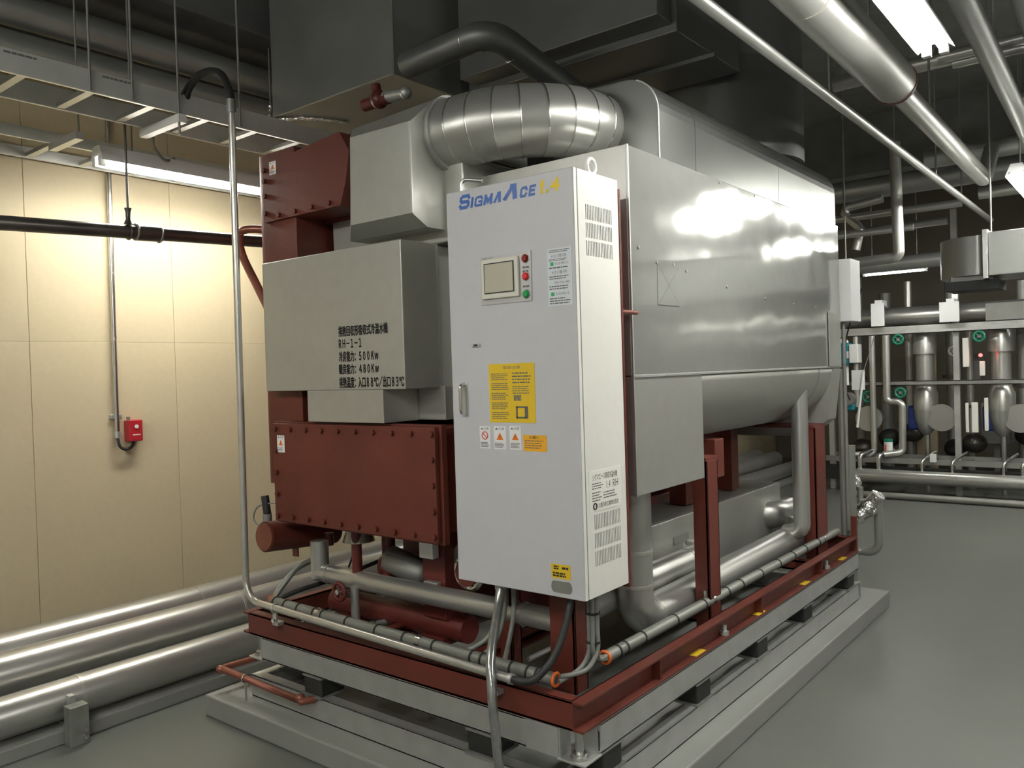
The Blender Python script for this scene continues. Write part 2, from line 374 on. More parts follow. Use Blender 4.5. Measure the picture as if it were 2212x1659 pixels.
for yy in (1.12, 2.48): # anchor bolts on the lower flange
    bb = obj('flange_bolt', cyl((-.022, yy, .394), (-.022, yy, .44), .010), 'galv', ch)
    obj('hex_nut', cyl((-.022, yy, .395), (-.022, yy, .412), .019, 6), 'galv', bb)
for yy in (.86, 1.5, 2.12, 2.76): obj('yellow_mark', box(-.036, -.004, yy - .045, yy + .045, .3945, .3955), 'yellow_label', ch)
# columns
def hpost(x0, x1, y0, y1, z0, z1):
    t_ = .009; m = MB().box(x0, x1, y0, y0 + t_, z0, z1); m.box(x0, x1, y1 - t_, y1, z0, z1)
    m.box((x0 + x1) / 2 - t_ / 2, (x0 + x1) / 2 + t_ / 2, y0 + t_, y1 - t_, z0, z1); m.box(x1 - .012, x1, y0, y1, z0, z1); return m
po = obj('support_post', hpost(-.17, -.10, 1.158, 1.27, .384, 1.13), 'red', ch, .002)
obj('saddle_plate', box(-.6, -.10, 1.15, 1.29, 1.13, 1.145), 'red', po)
po = obj('support_post', hpost(-.17, -.10, 2.585, 2.765, .384, 1.17), 'red', ch, .002)
obj('saddle_plate', box(-.6, -.10, 2.58, 2.77, 1.17, 1.185), 'red', po)
obj('support_post', hpost(-.305, -.195, .25, .33, .384, .79), 'red', ch, .002)
obj('support_post', hpost(-.56, -.50, .27, .33, .384, .79), 'red', ch, .002)
for xx, yy in ((-.6, 1.9), (-.6, 2.5)): obj('support_post', box(xx - .05, xx + .05, yy - .05, yy + .05, .80, 1.25), 'red', ch, .002)
obj('cross_girder', box(-1.5, -.18, 1.42, 1.52, 1.02, 1.2), 'red', ch, .003)
obj('cross_girder', box(-1.5, -.62, 1.86, 2.7, 1.10, 1.16), 'red', ch, .003)
# lower red shell, water box
lw = obj('lower_water_box', box(-1.72, -.775, .165, .60, .91, 1.335), 'red', ch, .006)
obj('cover_plate', box(-1.757, -.722, .11, .132, .895, 1.344), 'red', lw, .003)
obj('body_flange', box(-1.77, -.708, .134, .165, .885, 1.352), 'red', lw, .003)
for i in range(10):
    xx = -1.73 + i * .1105
    obj('bolt', cyl((xx, .098, .921), (xx, .11, .921), .012, 6), 'red', lw); obj('bolt', cyl((xx, .098, 1.318), (xx, .11, 1.318), .012, 6), 'red', lw)
for i in range(3):
    zz = 1.02 + i * .1
    for xx in (-1.73, -.7355): obj('bolt', cyl((xx, .098, zz), (xx, .11, zz), .012, 6), 'red', lw)
obj('tube_sheet', box(-1.8, -.55, .60, .64, .85, 1.42), 'red', ch, .004)
obj('lower_shell', MB().tube([(-1.17, .64, 1.13), (-1.17, 2.9, 1.13)], .33, 32), 'red', ch)
obj('branch_neck', cyl((-.67, .30, 1.0), (-.67, .60, 1.0), .09, 20), 'red', ch)
obj('side_box', box(-.70, -.56, .30, .62, .78, 1.36), 'red', ch, .004)
# left red shell body with rounded front edge
prof = [(-1.60, .165), (-1.60, 2.9), (-1.905, 2.9), (-1.905, .225)] + [(-1.845 - .06 * math.cos(a), .225 - .06 * math.sin(a)) for a in [PI / 2 * k / 6 for k in range(1, 7)]]
obj('evaporator_shell', MB().prism(prof, 'z', 1.055, 2.60), 'red', ch, .003)
# upper red water box, chamfered right side
uw = obj('upper_water_box', MB().prism([(-1.822, 2.28), (-1.272, 2.28), (-1.235, 2.37), (-1.205, 2.50), (-1.265, 2.592), (-1.822, 2.545)], 'y', .15, .33), 'red', ch, .004)
obj('body_flange', MB().prism([(-1.84, 2.265), (-1.255, 2.265), (-1.195, 2.36), (-1.175, 2.51), (-1.25, 2.61), (-1.84, 2.56)], 'y', .33, .36), 'red', uw, .003)
for zz in (2.32, 2.40, 2.47, 2.52): obj('bolt', cyl((-1.802, .138, zz), (-1.802, .15, zz), .012, 6), 'red', uw)
for xx in (-1.7, -1.58, -1.46, -1.34): obj('bolt', cyl((xx, .138, 2.30), (xx, .15, 2.30), .011, 6), 'red', uw)
# silver lagged headers
gb = obj('header_casing', box(-1.779, -.862, .10, .30, 1.492, 2.081), 'box', ch, .004)
obj('casing_rear', box(-1.60, -.868, .302, .62, 1.50, 2.075), 'box', gb, .003)
obj('edge_strip', box(-.866, -.861, .298, .306, 1.492, 2.081), 'galv', gb)
nb = obj('neck_casing', box(-1.478, -.992, .10, .30, 1.356, 1.492), 'box', ch, .003)
obj('neck_casing_rear', box(-1.40, -.84, .302, .55, 1.358, 1.50), 'box', nb, .003)
obj('condenser_casing', MB().tube([(-1.10, .62, 2.02), (-1.10, 2.9, 2.02)], .44, 40), 'box', ch)
obj('condenser_front_cover', box(-1.56, -.74, .34, .64, 2.09, 2.42), 'box', ch, .006)
# hopper shaped exhaust header
F = [(-1.209, .15, 2.186), (-.843, .15, 2.186), (-.836, .15, 2.545), (-1.196, .15, 2.552)]
B_ = [(-1.315, .235, 2.14), (-.843, .235, 2.14), (-.836, .285, 2.66), (-1.36, .31, 2.655)]
C_ = [(-1.315, .56, 2.14), (-.843, .56, 2.14), (-.836, .56, 2.66), (-1.36, .56, 2.66)]
eb = obj('exhaust_header', MB().add(F + B_ + C_, [(0, 1, 2, 3), (0, 4, 5, 1), (1, 5, 6, 2), (2, 6, 7, 3), (3, 7, 4, 0), (4, 8, 9, 5), (5, 9, 10, 6), (6, 10, 11, 7), (7, 11, 8, 4), (8, 11, 10, 9)]), 'box', ch)
obj('corner_strip', box(-.846, -.837, .147, .153, 2.186, 2.545), 'galv', eb)
# generator casing
gc = obj('generator_casing', box(-.75, -.07, .498, 3.0, 1.518, 2.372), 'panel', ch, .004)
obj('glare_cover', box(-.745, -.074, .492, .499, 1.52, 2.370), 'box', gc)  # added rough cover that keeps bright lamp reflections off the casing front
obj('edge_strip', box(-.078, -.066, .494, .502, 1.07, 2.372), 'galv', gc)
obj('bottom_trim', box(-.074, -.066, .50, 3.0, 1.512, 1.519), 'galv', gc)
ac = obj('access_patch', box(-.07, -.0672, .702, .882, 1.791, 1.952), 'panel', gc)
for s in (1, -1):
    d = Vector((0, .18, .161 * s)); n_ = Vector((0, -d.z, d.y)).normalized() * .0016; c0 = Vector((-.0672, .702, 1.791 if s > 0 else 1.952))
    obj('crease', MB().add([c0 - n_, c0 + d - n_, c0 + d + n_, c0 + n_, c0 + Vector((.0006, 0, 0)), c0 + d + Vector((.0006, 0, 0))], [(0, 1, 5, 4), (4, 5, 2, 3), (0, 4, 3), (1, 2, 5)]), 'panel', ac)
for yy, zz in ((.56, 2.0), (.70, 1.955), (.84, 1.957), (.95, 1.94), (1.35, 1.9), (1.8, 1.87), (2.2, 1.86), (2.55, 1.86), (2.8, 1.86), (1.7, 2.36), (1.3, 2.36)):
    obj('screw', cyl((-.07, yy, zz), (-.066, yy, zz), .006, 8), 'dull', gc)
obj('lower_front_panel', box(-.60, -.072, .498, 1.078, 1.07, 1.516), 'box', ch, .003)
el = [(-.48 + .405 * math.cos(a), 1.516 - .33 * math.sin(a)) for a in [PI * k / 28 for k in range(29)]]
dr = obj('generator_drum', MB().prism(el, 'y', 1.08, 2.84, True), 'box', ch)
obj('drum_seam', MB().prism([(-.48 + (x + .48) * 1.006, 1.516 + (z - 1.516) * 1.006) for x, z in el], 'y', 2.60, 2.612, True), 'dull', dr)
obj('end_plate', MB().prism([(-.072, 1.516), (-.109, 1.20), (-.246, 1.097), (-.9, 1.097), (-.9, 1.516)], 'y', 2.842, 3.0), 'box', ch, .003)
# flue hood, three sheet panels
def hood(y0, y1):
    r = .15; o = [(-.75, 2.374), (-.09, 2.374)] + [(-.09 - r + r * math.cos(a), 2.72 - r + r * math.sin(a)) for a in [PI / 2 * k / 8 for k in range(9)]] + [(-.75, 2.735)]
    return MB().prism(o, 'y', y0, y1)
for a, b in ((.79, 1.110), (1.114, 2.08), (2.084, 3.02)): hp = obj('hood_panel', hood(a, b), 'hoodsheet', ch, .002)
obj('hood_edge_trim', MB().tube([(-.092, .79, 2.38), (-.092, .79, 2.57)] + [(-.242 + .15 * math.cos(a), .79, 2.57 + .15 * math.sin(a)) for a in [PI / 2 * k / 8 for k in range(1, 7)]], .004, 6), 'galv', ch)
obj('flue_riser', MB().tube([(-.52, 2.52, 2.70), (-.52, 2.52, 4.09)], .40, 40), 'duct_shaded', ch)
# lower insulated box
obj('heat_exchanger_casing', box(-1.15, -.45, 1.19, 2.95, .45, .793), 'box', ch, .004)
obj('outlet_casing', MB().tube(fillet([(-.9, 2.75, .62), (-.40, 2.75, .62), (-.40, 2.95, .62)], .1), .085, 20), 'jacket', ch)
obj('pale_tag', box(-.448, -.446, 1.50, 1.66, .66, .70), 'dull', ch)
obj('terminal_box', box(-.122, -.008, 3.02, 3.22, 1.79, 2.17), 'white', ch, .004)
obj('gauge_board', box(-.066, -.06, 2.76, 2.97, 1.52, 1.84), 'box', ch)
# motor can and solution pumps under the water box
pm = obj('purge_can', cyl((-1.83, .10, .812), (-1.83, .50, .78), .071, 28), 'red', ch)
obj('end_cap', cyl((-1.83, .092, .8125), (-1.83, .10, .812), .064, 28), 'copper', pm)
obj('hanger_lug', box(-1.845, -1.805, .26, .268, .69, .75), 'red', pm)
vg = obj('vacuum_gauge', cyl((-1.93, .185, .845), (-1.93, .185, .90), .022, 14), 'dull', ch)
obj('black_stem', cyl((-1.93, .185, .90), (-1.945, .185, .985), .019, 14), 'black', vg)
obj('impulse_loop', MB().tube(smooth_path([(-1.925, .185, .86), (-2.0, .185, .835), (-2.045, .185, .87), (-2.0, .185, .93), (-1.86, .185, .955), (-1.78, .17, .95)]), .004, 6), 'grey_cable', vg)
obj('pump_stub', cyl((-1.69, .36, .74), (-1.69, .36, .80), .022, 12), 'red', ch)
obj('blow_down_cone', MB().tube([(-1.45, .34, .89), (-1.45, .34, .79)], [.04, .075], 20), 'jacket', ch)
obj('drain_leg', cyl((-1.42, .30, .585), (-1.42, .30, .89), .024, 14), 'redpipe', ch)
obj('leg_collar', cyl((-1.42, .30, .855), (-1.42, .30, .885), .034, 14), 'redpipe', ch)
obj('drain_tail', cyl((-1.395, .26, .43), (-1.395, .26, .60), .02, 14), 'galv', ch)
lh = obj('solution_header', cyl((-1.72, .42, .46), (-.85, .42, .46), .058, 20), 'redpipe', ch)
for xx in (-1.55, -1.0): obj('header_foot', box(xx - .09, xx + .05, .36, .46, .384, .42), 'redpipe', lh)
vv = obj('hand_valve', cyl((-1.429, .20, .59), (-1.429, .29, .545), .013, 10), 'dull', ch)
obj('hand_wheel', MB().ring((-1.429, .20, .59), Y, .038, .009, 20, 8), 'redpipe', vv)
for k in range(3):
    a = PI * k / 3; d = Vector((math.cos(a), 0, math.sin(a))) * .038
    obj('spoke', MB().tube([Vector((-1.429, .20, .59)) - d, Vector((-1.429, .20, .59)) + d], .005, 6), 'redpipe', vv)
obj('wheel_nut', cyl((-1.429, .185, .59), (-1.429, .205, .59), .013, 6), 'steel', vv)
sp = obj('solution_pump', MB().tube([(-1.33, .40, .722), (-1.31, .40, .715), (-1.12, .43, .655), (-1.10, .43, .65)], [.03, .06, .062, .03], 24), 'dull', ch)
obj('pump_bend', MB().tube(fillet([(-1.30, .62, .86), (-1.36, .44, .86), (-1.36, .44, .60)], .07), .032, 14), 'redpipe', sp)
obj('pump_volute', MB().ball((-1.38, .46, .66), .06), 'redpipe', sp)
obj('absorber_sump', box(-1.48, -.74, .64, 2.6, .45, .84), 'redpipe', ch, .01)
for a_, b_ in (((-1.335, .33, .43), (-1.29, .5, .43)), ((-.482, .345, .43), (-.481, .56, .43))): obj('angle_bar', MB().tube([a_, b_], .012, 4), 'galv', ch)
obj('junction_box', box(-1.04, -.96, .32, .36, .765, .84), 'white', ch, .004)
jb = obj('red_mount', box(-1.06, -.93, .36, .50, .50, .90), 'redpipe', ch, .004)
obj('small_valve', box(-1.03, -.95, .33, .36, .615, .665), 'galv', jb, .004)
obj('foil_branch', cyl((-.86, .42, .755), (-.86, .60, .755), .078, 28), 'jacket', ch)
fr = obj('foil_flange', MB().tube([(-.778, .33, .732), (-.778, .345, .732), (-.778, .37, .732)], [.070, .080, .066], 30), 'foil', ch)
obj('flange_face', cyl((-.778, .322, .732), (-.778, .332, .732), .056, 28), 'redpipe', fr)
obj('dish_end', MB().ball((-.42, .36, .82), .13, 20, 10, (1, .6, .5)), 'white', ch)
# warning stickers on the red boxes
def warn(parent, u0, u1, v0, v1, d, tri=True, top='注意', name='warning_sticker'):
    s = obj(name, sheet('front', u0, u1, v0, v1, d), 'white_label', parent)
    w_, h_ = u1 - u0, v1 - v0; d2 = d - .0013
    if tri:
        c, b = (u0 + u1) / 2, v0 + h_ * .40; e = w_ * .30
        obj('triangle_sign', MB().add([(c - e, d2, b), (c + e, d2, b), (c, d2, b + e * 1.65)], [(0, 1, 2)]), 'orange_ink', s)
        text('exclamation_mark', '!', 'ink', s, 'front', c - e * .1, c + e * .1, b + e * .2, b + e * 1.0, d2, lift=.0006)
    else:
        obj('prohibition_sign', MB().ring(((u0 + u1) / 2, d2, v0 + h_ * .58), Y, w_ * .27, w_ * .035, 24, 6), 'red_ink', s)
        obj('slash', MB().box((u0 + u1) / 2 - w_ * .27, (u0 + u1) / 2 + w_ * .27, d2 - .0006, d2, v0 + h_ * .56, v0 + h_ * .60, Matrix.Rotation(.8, 3, 'Y')), 'red_ink', s)
    text('heading', '▲注意', 'grey_ink', s, 'front', u0 + w_ * .12, u1 - w_ * .12, v1 - h_ * .16, v1 - h_ * .05, d2)
    obj('small_print', dashes('front', u0 + w_ * .08, u1 - w_ * .08, v0 + h_ * .06, v0 + h_ * .3, d2, 4, .0006), 'grey_ink', s)
warn(lw, -1.722, -1.668, 1.212, 1.29, .11)
warn(uw, -1.765, -1.715, 2.492, 2.572 - .02, .15)
# stencilled words on the header casing
d = .10
def sten(body, px0, px1, z0, z1): text('stencil_lettering', body, 'stencil', gb, 'front', px0, px1, z0, z1, d, thick=.0022)
sten('排熱回収形吸収式冷温水機', -1.253, -.952, 1.716, 1.759)
sten('ＲＨ－１－１', -1.253, -1.112, 1.668, 1.703)
sten('冷房能力：５００Ｋｗ', -1.255, -1.012, 1.610, 1.653)
sten('暖房能力：４８０Ｋｗ', -1.257, -1.012, 1.558, 1.600)
sten('排熱温度：入口８８℃／出口８３℃', -1.258, -.868, 1.500, 1.546)

# ------------------------------------------------------------------ control cabinet
cb = thing('control_cabinet', 'tall white electrical control cabinet with blue and yellow lettering on its door', 'cabinet', (-.31, .21, .789))
x0, x1, y0, y1, z0, z1 = -.590, -.028, .076, .352, .789, 2.207
body = MB(); th = .006
body.box(x0, x0 + th, y0 + .024, y1, z0, z1); body.box(x0, x1 - th, y1 - th, y1, z0, z1)
body.box(x0, x1 - th, y0 + .024, y1, z0, z0 + th); body.box(x0, x1 - th, y0 + .024, y1, z1 - th, z1)
# right side sheet with real vent slots
vents = []
for (va, vb) in ((2.046, 2.096), (1.986, 2.036), (1.926, 1.976), (1.012, 1.062), (.950, 1.0), (.889, .939)):
    for i in range(17): ya = .143 + i * .0099; vents.append((ya, ya + .0052, va, vb))
ys = sorted({y0 + .024, y1} | {q for v in vents for q in v[:2]}); zs = sorted({z0, z1} | {q for v in vents for q in v[2:]})
hole = {(round(v[0], 5), round(v[2], 5)) for v in vents}
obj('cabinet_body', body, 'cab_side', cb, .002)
side = MB()
for j in range(len(zs) - 1):
    run = None
    for i in range(len(ys) - 1):
        h = (round(ys[i], 5), round(zs[j], 5)) in hole
        if h:
            if run is not None: side.box(x1 - .003, x1, run, ys[i], zs[j], zs[j + 1]); run = None
        elif run is None: run = ys[i]
    if run is not None: side.box(x1 - .003, x1, run, ys[-1], zs[j], zs[j + 1])
obj('vented_side_panel', side, 'cab_side', cb)
obj('vent_shade', MB().box(x1 - .02, x1 - .012, y0 + .03, y1 - .02, z0 + .02, z1 - .02), 'dark', cb)
door = obj('door', box(x0, x1 - .001, y0, y0 + .020, z0 - .002, z1 + .002), 'cab_front_shade', cb, .004)
obj('door_edge', box(x1 - .001, x1, y0 + .002, y0 + .018, z0, z1), 'cab_side', door)  # door edge in the lighter colour of the lit right side
obj('rear_mounting_plate', box(x0, x1 + .003, y1 + .001, y1 + .012, z0 - .015, z1 - .03), 'red', cb)
obj('mounting_bracket', cyl((-.05, .36, 1.75), (-.05, .50, 1.75), .008, 10), 'copper', cb)
eb2 = obj('lifting_eye', MB().ring((-.06, .235, z1 + .034), X, .026, .0075, 24, 8), 'white', cb)
obj('eye_shank', cyl((-.06, .235, z1), (-.06, .235, z1 + .012), .014, 12), 'white', eb2)
D = y0
GL = {'S': [[(1, .84), (.86, 1), (.18, 1), (0, .85), (0, .66), (.14, .52), (.86, .48), (1, .34), (1, .15), (.82, 0), (.12, 0), (0, .16)]], 'I': [[(.5, 0), (.5, 1)]],
      'G': [[(1, .78), (.82, 1), (.18, 1), (0, .8), (0, .2), (.18, 0), (1, 0), (1, .44), (.62, .44)]], 'M': [[(0, 0), (.05, 1), (.5, .2), (.95, 1), (1, 0)]],
      'A': [[(0, 0), (.55, 1), (.78, 1), (1, 0)]], 'C': [[(1, .78), (.82, 1), (.18, 1), (0, .8), (0, .2), (.18, 0), (.82, 0), (1, .22)]], 'E': [[(1, 1), (0, 1), (0, 0), (1, 0)], [(0, .5), (.85, .5)]],
      '1': [[(.1, .76), (.6, 1), (.6, 0)]], '.': [[(.5, 0), (.5, .12)]], '4': [[(.72, 0), (.72, 1), (0, .36), (1, .36)]]}
def glyph(ch_, m, u0, u1, v0, v1, tk, shear=.22):
    # a block letter drawn as broad strokes, leaning to the right
    mb = MB(); k = 0
    for st_ in GL[ch_]:
        P = [Vector((u0 + tk / 2 + p[0] * (u1 - u0 - tk), v0 + tk / 2 + p[1] * (v1 - v0 - tk))) for p in st_]
        for a, b in zip(P, P[1:]):
            e = (b - a).normalized() * tk / 2; n_ = Vector((-e.y, e.x)); k += 1
            q = [a - e - n_, b + e - n_, b + e + n_, a - e + n_]
            mb.add([(c.x + (c.y - v0) * shear, D - .0006 - .00002 * k, min(max(c.y, v0), v1)) for c in q], [(0, 1, 2, 3)])
    obj('number_lettering' if m == 'yellow' else 'logo_lettering', mb, m, door)
for ch_, a, b, h_, tk in (('S', -.530, -.480, .052, .0118), ('I', -.474, -.462, .037, .011), ('G', -.456, -.418, .037, .0085), ('M', -.413, -.372, .037, .0115), ('A', -.366, -.333, .037, .012),
                          ('A', -.322, -.262, .054, .019), ('C', -.250, -.219, .037, .0092), ('E', -.212, -.184, .037, .0088)): glyph(ch_, 'blue', a, b, 2.139, 2.139 + h_, tk)
for ch_, a, b, h_, tk in (('1', -.168, -.146, .045, .011), ('.', -.139, -.128, .0135, .011), ('4', -.122, -.083, .045, .010)): glyph(ch_, 'yellow', a, b, 2.139, 2.139 + h_, tk, .15)
tp = obj('touch_panel_plate', sheet('front', -.432, -.207, 1.787, 1.957, D, .004), 'plate_grey', door)
bz = obj('screen_bezel', sheet('front', -.421, -.256, 1.806, 1.944, D - .004, .010), 'bezel', door, .003)
obj('screen_frame', sheet('front', -.407, -.273, 1.823, 1.930, D - .014, .0015), 'ink', bz)
obj('screen', sheet('front', -.403, -.277, 1.827, 1.926, D - .0155, .001), 'screen', bz)
text('small_heading', 'OPERATION', 'grey_ink', tp, 'front', -.424, -.375, 1.947, 1.952, D - .004)
for zz, mm, nm in ((1.932, 'lamp_dkred', 'indicator_lamp'), (1.871, 'lamp_red', 'stop_button'), (1.811, 'lamp_green', 'start_button')):
    b_ = obj(nm, MB().tube([(-.229, D - .004, zz), (-.229, D - .010, zz), (-.229, D - .014, zz)], [.0135, .0135, .009], 18), mm, door)
    obj('collar', MB().ring((-.229, D - .005, zz), Y, .0145, .002, 20, 6), 'steel', b_)
for zz in (1.902, 1.888, 1.837): obj('button_caption', dashes('front', -.243, -.213, zz - .004, zz + .004, D - .004, 1, .0006, .8), 'grey_ink', tp)
st = obj('service_sticker', sheet('front', -.140, -.042, 1.762, 1.952, D), 'blue_label', door); q = D - .0012
text('telephone_number', '0120-990112', 'grey_ink', st, 'front', -.108, -.055, 1.897, 1.905, q)
obj('green_square', sheet('front', -.128, -.115, 1.895, 1.907, q, .0006), 'green_ink', st)
text('telephone_number', '0120-990112', 'grey_ink', st, 'front', -.108, -.055, 1.797, 1.805, q)
obj('green_square', sheet('front', -.128, -.115, 1.795, 1.807, q, .0006), 'green_ink', st)
text('company_lettering', 'KCE 川重冷熱', 'grey_ink', st, 'front', -.122, -.062, 1.921, 1.932, q)
text('company_lettering', 'KCE 川重冷熱', 'grey_ink', st, 'front', -.122, -.062, 1.867, 1.878, q)
text('telephone_number', '070-770-1385', 'grey_ink', st, 'front', -.112, -.052, 1.834, 1.842, q)
for a, b, n_ in ((1.937, 1.948, 2), (1.909, 1.918, 2), (1.883, 1.892, 1), (1.848, 1.862, 2), (1.814, 1.830, 2), (1.766, 1.790, 3)): obj('small_print', dashes('front', -.134, -.050, a, b, q, n_, .0005, .45), 'grey_ink', st)
kl = obj('key_latch', sheet('front', -.485, -.446, 1.640, 1.653, D, .005), 'galv', door, .002)
obj('key_slot', sheet('front', -.474, -.456, 1.643, 1.650, D - .005, .0008), 'ink', kl)
hb = obj('door_handle', MB().tube(fillet([(-.526, D, 1.400), (-.526, D - .026, 1.405), (-.526, D - .026, 1.503), (-.526, D, 1.508)], .012), .007, 12), 'steel', door)
obj('handle_recess', sheet('front', -.541, -.512, 1.392, 1.516, D, .003), 'galv', door, .002)
yl = obj('instruction_label', sheet('front', -.411, -.208, 1.371, 1.577, D), 'yellow_label', door); q = D - .0012
text('heading', '取扱注意', 'grey_ink', yl, 'front', -.345, -.268, 1.558, 1.569, q)
for i in range(5): obj('small_print', dashes('front', -.400, -.322, 1.518 - i * .034, 1.545 - i * .034, q, 4, .0005, .4), 'grey_ink', yl)
for a, b in ((1.505, 1.548), (1.470, 1.50)): obj('small_print', dashes('front', -.305, -.222, a, b, q, 4, .0005, .4), 'grey_ink', yl)
obj('diagram_block', dashes('front', -.300, -.262, 1.447, 1.467, q, 3, .0005, .9), 'grey_ink', yl)
obj('diagram_frame', MB().box(-.292, -.250, q - .0006, q, 1.386, 1.392).box(-.292, -.250, q - .0006, q, 1.422, 1.428).box(-.292, -.285, q - .0006, q, 1.386, 1.428).box(-.254, -.240, q - .0006, q, 1.386, 1.428), 'grey_ink', yl)
warn(door, -.462, -.413, 1.277, 1.357, D, False)
warn(door, -.396, -.341, 1.276, 1.358, D)
warn(door, -.325, -.274, 1.277, 1.360, D)
ol = obj('orange_notice', sheet('front', -.265, -.166, 1.274, 1.330, D), 'orange_label', door)
text('heading', 'お願い', 'ink', ol, 'front', -.238, -.196, 1.317, 1.327, D - .0012)
obj('small_print', dashes('front', -.258, -.172, 1.282, 1.314, D - .0012, 4, .0005, .35), 'grey_ink', ol)
y2 = obj('yellow_notice', sheet('front', -.162, -.084, .851, .899, D), 'yellow_label', door)
obj('small_print', dashes('front', -.156, -.090, .856, .873, D - .0012, 2, .0005, .7), 'ink', y2)
obj('small_print', dashes('front', -.152, -.125, .880, .895, D - .0012, 2, .0005, .6), 'ink', y2)
obj('small_print', dashes('front', -.118, -.092, .882, .893, D - .0012, 1, .0005, .7), 'ink', y2)
ov = [(-.122 + (.028 if k % 24 in range(0, 7) or k % 24 > 17 else -.028) + .014 * math.cos(2 * PI * k / 24), .823 + .020 * math.sin(2 * PI * k / 24)) for k in range(24)]
obj('oval_badge', MB().prism(ov, 'y', D - .002, D), 'dull', door)
npl = obj('name_plate', sheet('right', .115, .316, 1.073, 1.209, x1, .0015), 'cream_plate', cb); q = x1 + .0015
text('plate_heading', 'シグマエース吸収冷温水機', 'ink', npl, 'right', .135, .292, 1.176, 1.198, q)
text('company_lettering', '川重冷熱工業株式会社', 'ink', npl, 'right', .168, .296, 1.082, 1.099, q)
obj('company_logo', MB().ring((q + .0005, .147, 1.091), X, .010, .0025, 20, 6), 'ink', npl)
for a, b, c_, d_, n_ in ((.13, .20, 1.146, 1.17, 3), (.13, .19, 1.105, 1.14, 4), (.20, .29, 1.108, 1.135, 3)): obj('small_print', dashes('right', a, b, c_, d_, q, n_, .0005, .4), 'grey_ink', npl)
text('model_lettering', '1.4', 'grey_ink', npl, 'right', .222, .245, 1.143, 1.168, q); text('model_lettering', 'RH', 'grey_ink', npl, 'right', .262, .296, 1.143, 1.168, q)

# ------------------------------------------------------------------ pipes in and around the machine
c_ = (-.25, .77)
lp = lagged('lagged_pipe', 'silver lagged pipe bending at the cabinet foot and running low beside the red posts', 'pipe', [(-.25, .77, 1.06), (-.25, .77, .505), (-.25, 2.86, .525), (-.55, 2.86, .525)], .076, fil=.11, seams=[((-.25, .77, .66), Z), ((-.25, .77, .80), Z), ((-.25, .90, .505), Y)], seg=4)
tag(obj('lagged_pipe', MB().tube(fillet([(-.148, 2.47, 1.41), (-.148, 2.47, .60), (-.25, 2.50, .57)], .05), .046, 20), 'jacket'), 'silver vertical pipe dropping from the drum beside the far red post', 'pipe')
lagged('lagged_pipe', 'short silver lagged pipe behind the near red post, above the low pipe', 'pipe', [(-.36, .50, .60), (-.36, 1.66, .60), (-.62, 1.66, .60)], .064, fil=.09, seams=[((-.36, 1.45, .60), Y)])
t = lagged('lagged_pipe', 'silver lagged pipe crossing low behind the front red beam with a tee', 'pipe', [(-1.70, .30, .622), (-.26, .30, .622)], .043, seams=[((-.46, .30, .622), X), ((-1.62, .30, .622), X)])
obj('tee_branch', MB().tube([(-1.687, .30, .60), (-1.687, .30, .775)], .043, 20), 'jacket', t)
t = thing('foil_pipe', 'crumpled foil wrapped valve and grey bent drain pipe at the machine rear', 'pipe', (.03, 3.3, .3))
obj('drain_bend', MB().tube(fillet([(.045, 3.3, .68), (.045, 3.3, .33), (-.12, 3.3, .33), (-.12, 3.02, .33)], .07), .026, 16), 'pvc', t)
obj('foil_wrap', MB().tube(smooth_path([(-.13, 3.25, .545), (-.08, 3.25, .555), (-.03, 3.28, .60), (.02, 3.3, .66), (.05, 3.3, .70)], 4), [.05] * 5 + [.056] * 6 + [.046] * 6, 14), 'foil', t)
obj('foil_knob', MB().ball((-.11, 3.32, .76), .055, 12, 8), 'foil', t)
obj('foil_knob', MB().ball((.03, 3.24, .60), .03, 10, 6), 'foil', t)
obj('valve_spindle', cyl((-.06, 3.3, .60), (-.06, 3.3, .74), .018, 10), 'dull', t)
obj('support_leg', box(-.04, -.01, 3.012, 3.042, .384, .60), 'red', t)
for xx, yy, r_, lab, top in ((-.115, 3.14, .022, 'slim grey vertical pipe at the rear corner beside the gauge board', 1.5), (-.08, 3.16, .035, 'pale vertical drain pipe just behind the rear corner post', 1.02), (-.075, 3.08, .012, 'thin steel riser tube at the rear corner of the machine', 1.86)):
    tag(obj('riser_pipe', cyl((xx, yy, .10 if r_ != .012 else .5), (xx, yy, top), r_, 12), 'pvc' if r_ > .03 else 'dull'), lab, 'pipe', 'riser pipes behind the machine')
tag(obj('sensor_cable', MB().tube(smooth_path([(.0, 3.22, 2.0), (-.03, 3.24, 1.92), (-.07, 3.22, 1.80), (-.10, 3.2, 1.66), (-.115, 3.17, 1.45), (-.08, 3.2, 1.3)], 6), .005, 8), 'black'), 'thin black sensor cable drooping from the white box at the rear', 'cable')
tag(obj('red_tag', box(-.098, -.058, 3.12, 3.126, 1.82, 1.84), 'lamp_red'), 'tiny red tag below the white box at the rear', 'tag')
# thermometer rod
# front drain pipe loop
t = thing('drain_pipe', 'red painted drain pipe loop low at the left front of the plinth', 'pipe', (-1.7, -.06, .2))
obj('pipe_run', MB().tube(fillet([(-1.97, .20, .205), (-2.0, -.05, .205), (-1.385, -.05, .192), (-1.385, .06 - .12, .192), (-1.36, -.005, .192)], .03), .0155, 12), 'copper', t)
obj('pipe_clip', MB().ring((-1.80, -.05, .2), X, .018, .004, 16, 6), 'steel', t)
obj('clip_rod', cyl((-1.80, -.05, .1), (-1.80, -.05, .185), .005, 8), 'steel', t)
for xx in (-2.0, -1.40): obj('elbow_fitting', MB().ball((xx, -.05, .2), .021, 12, 8), 'copper', t)

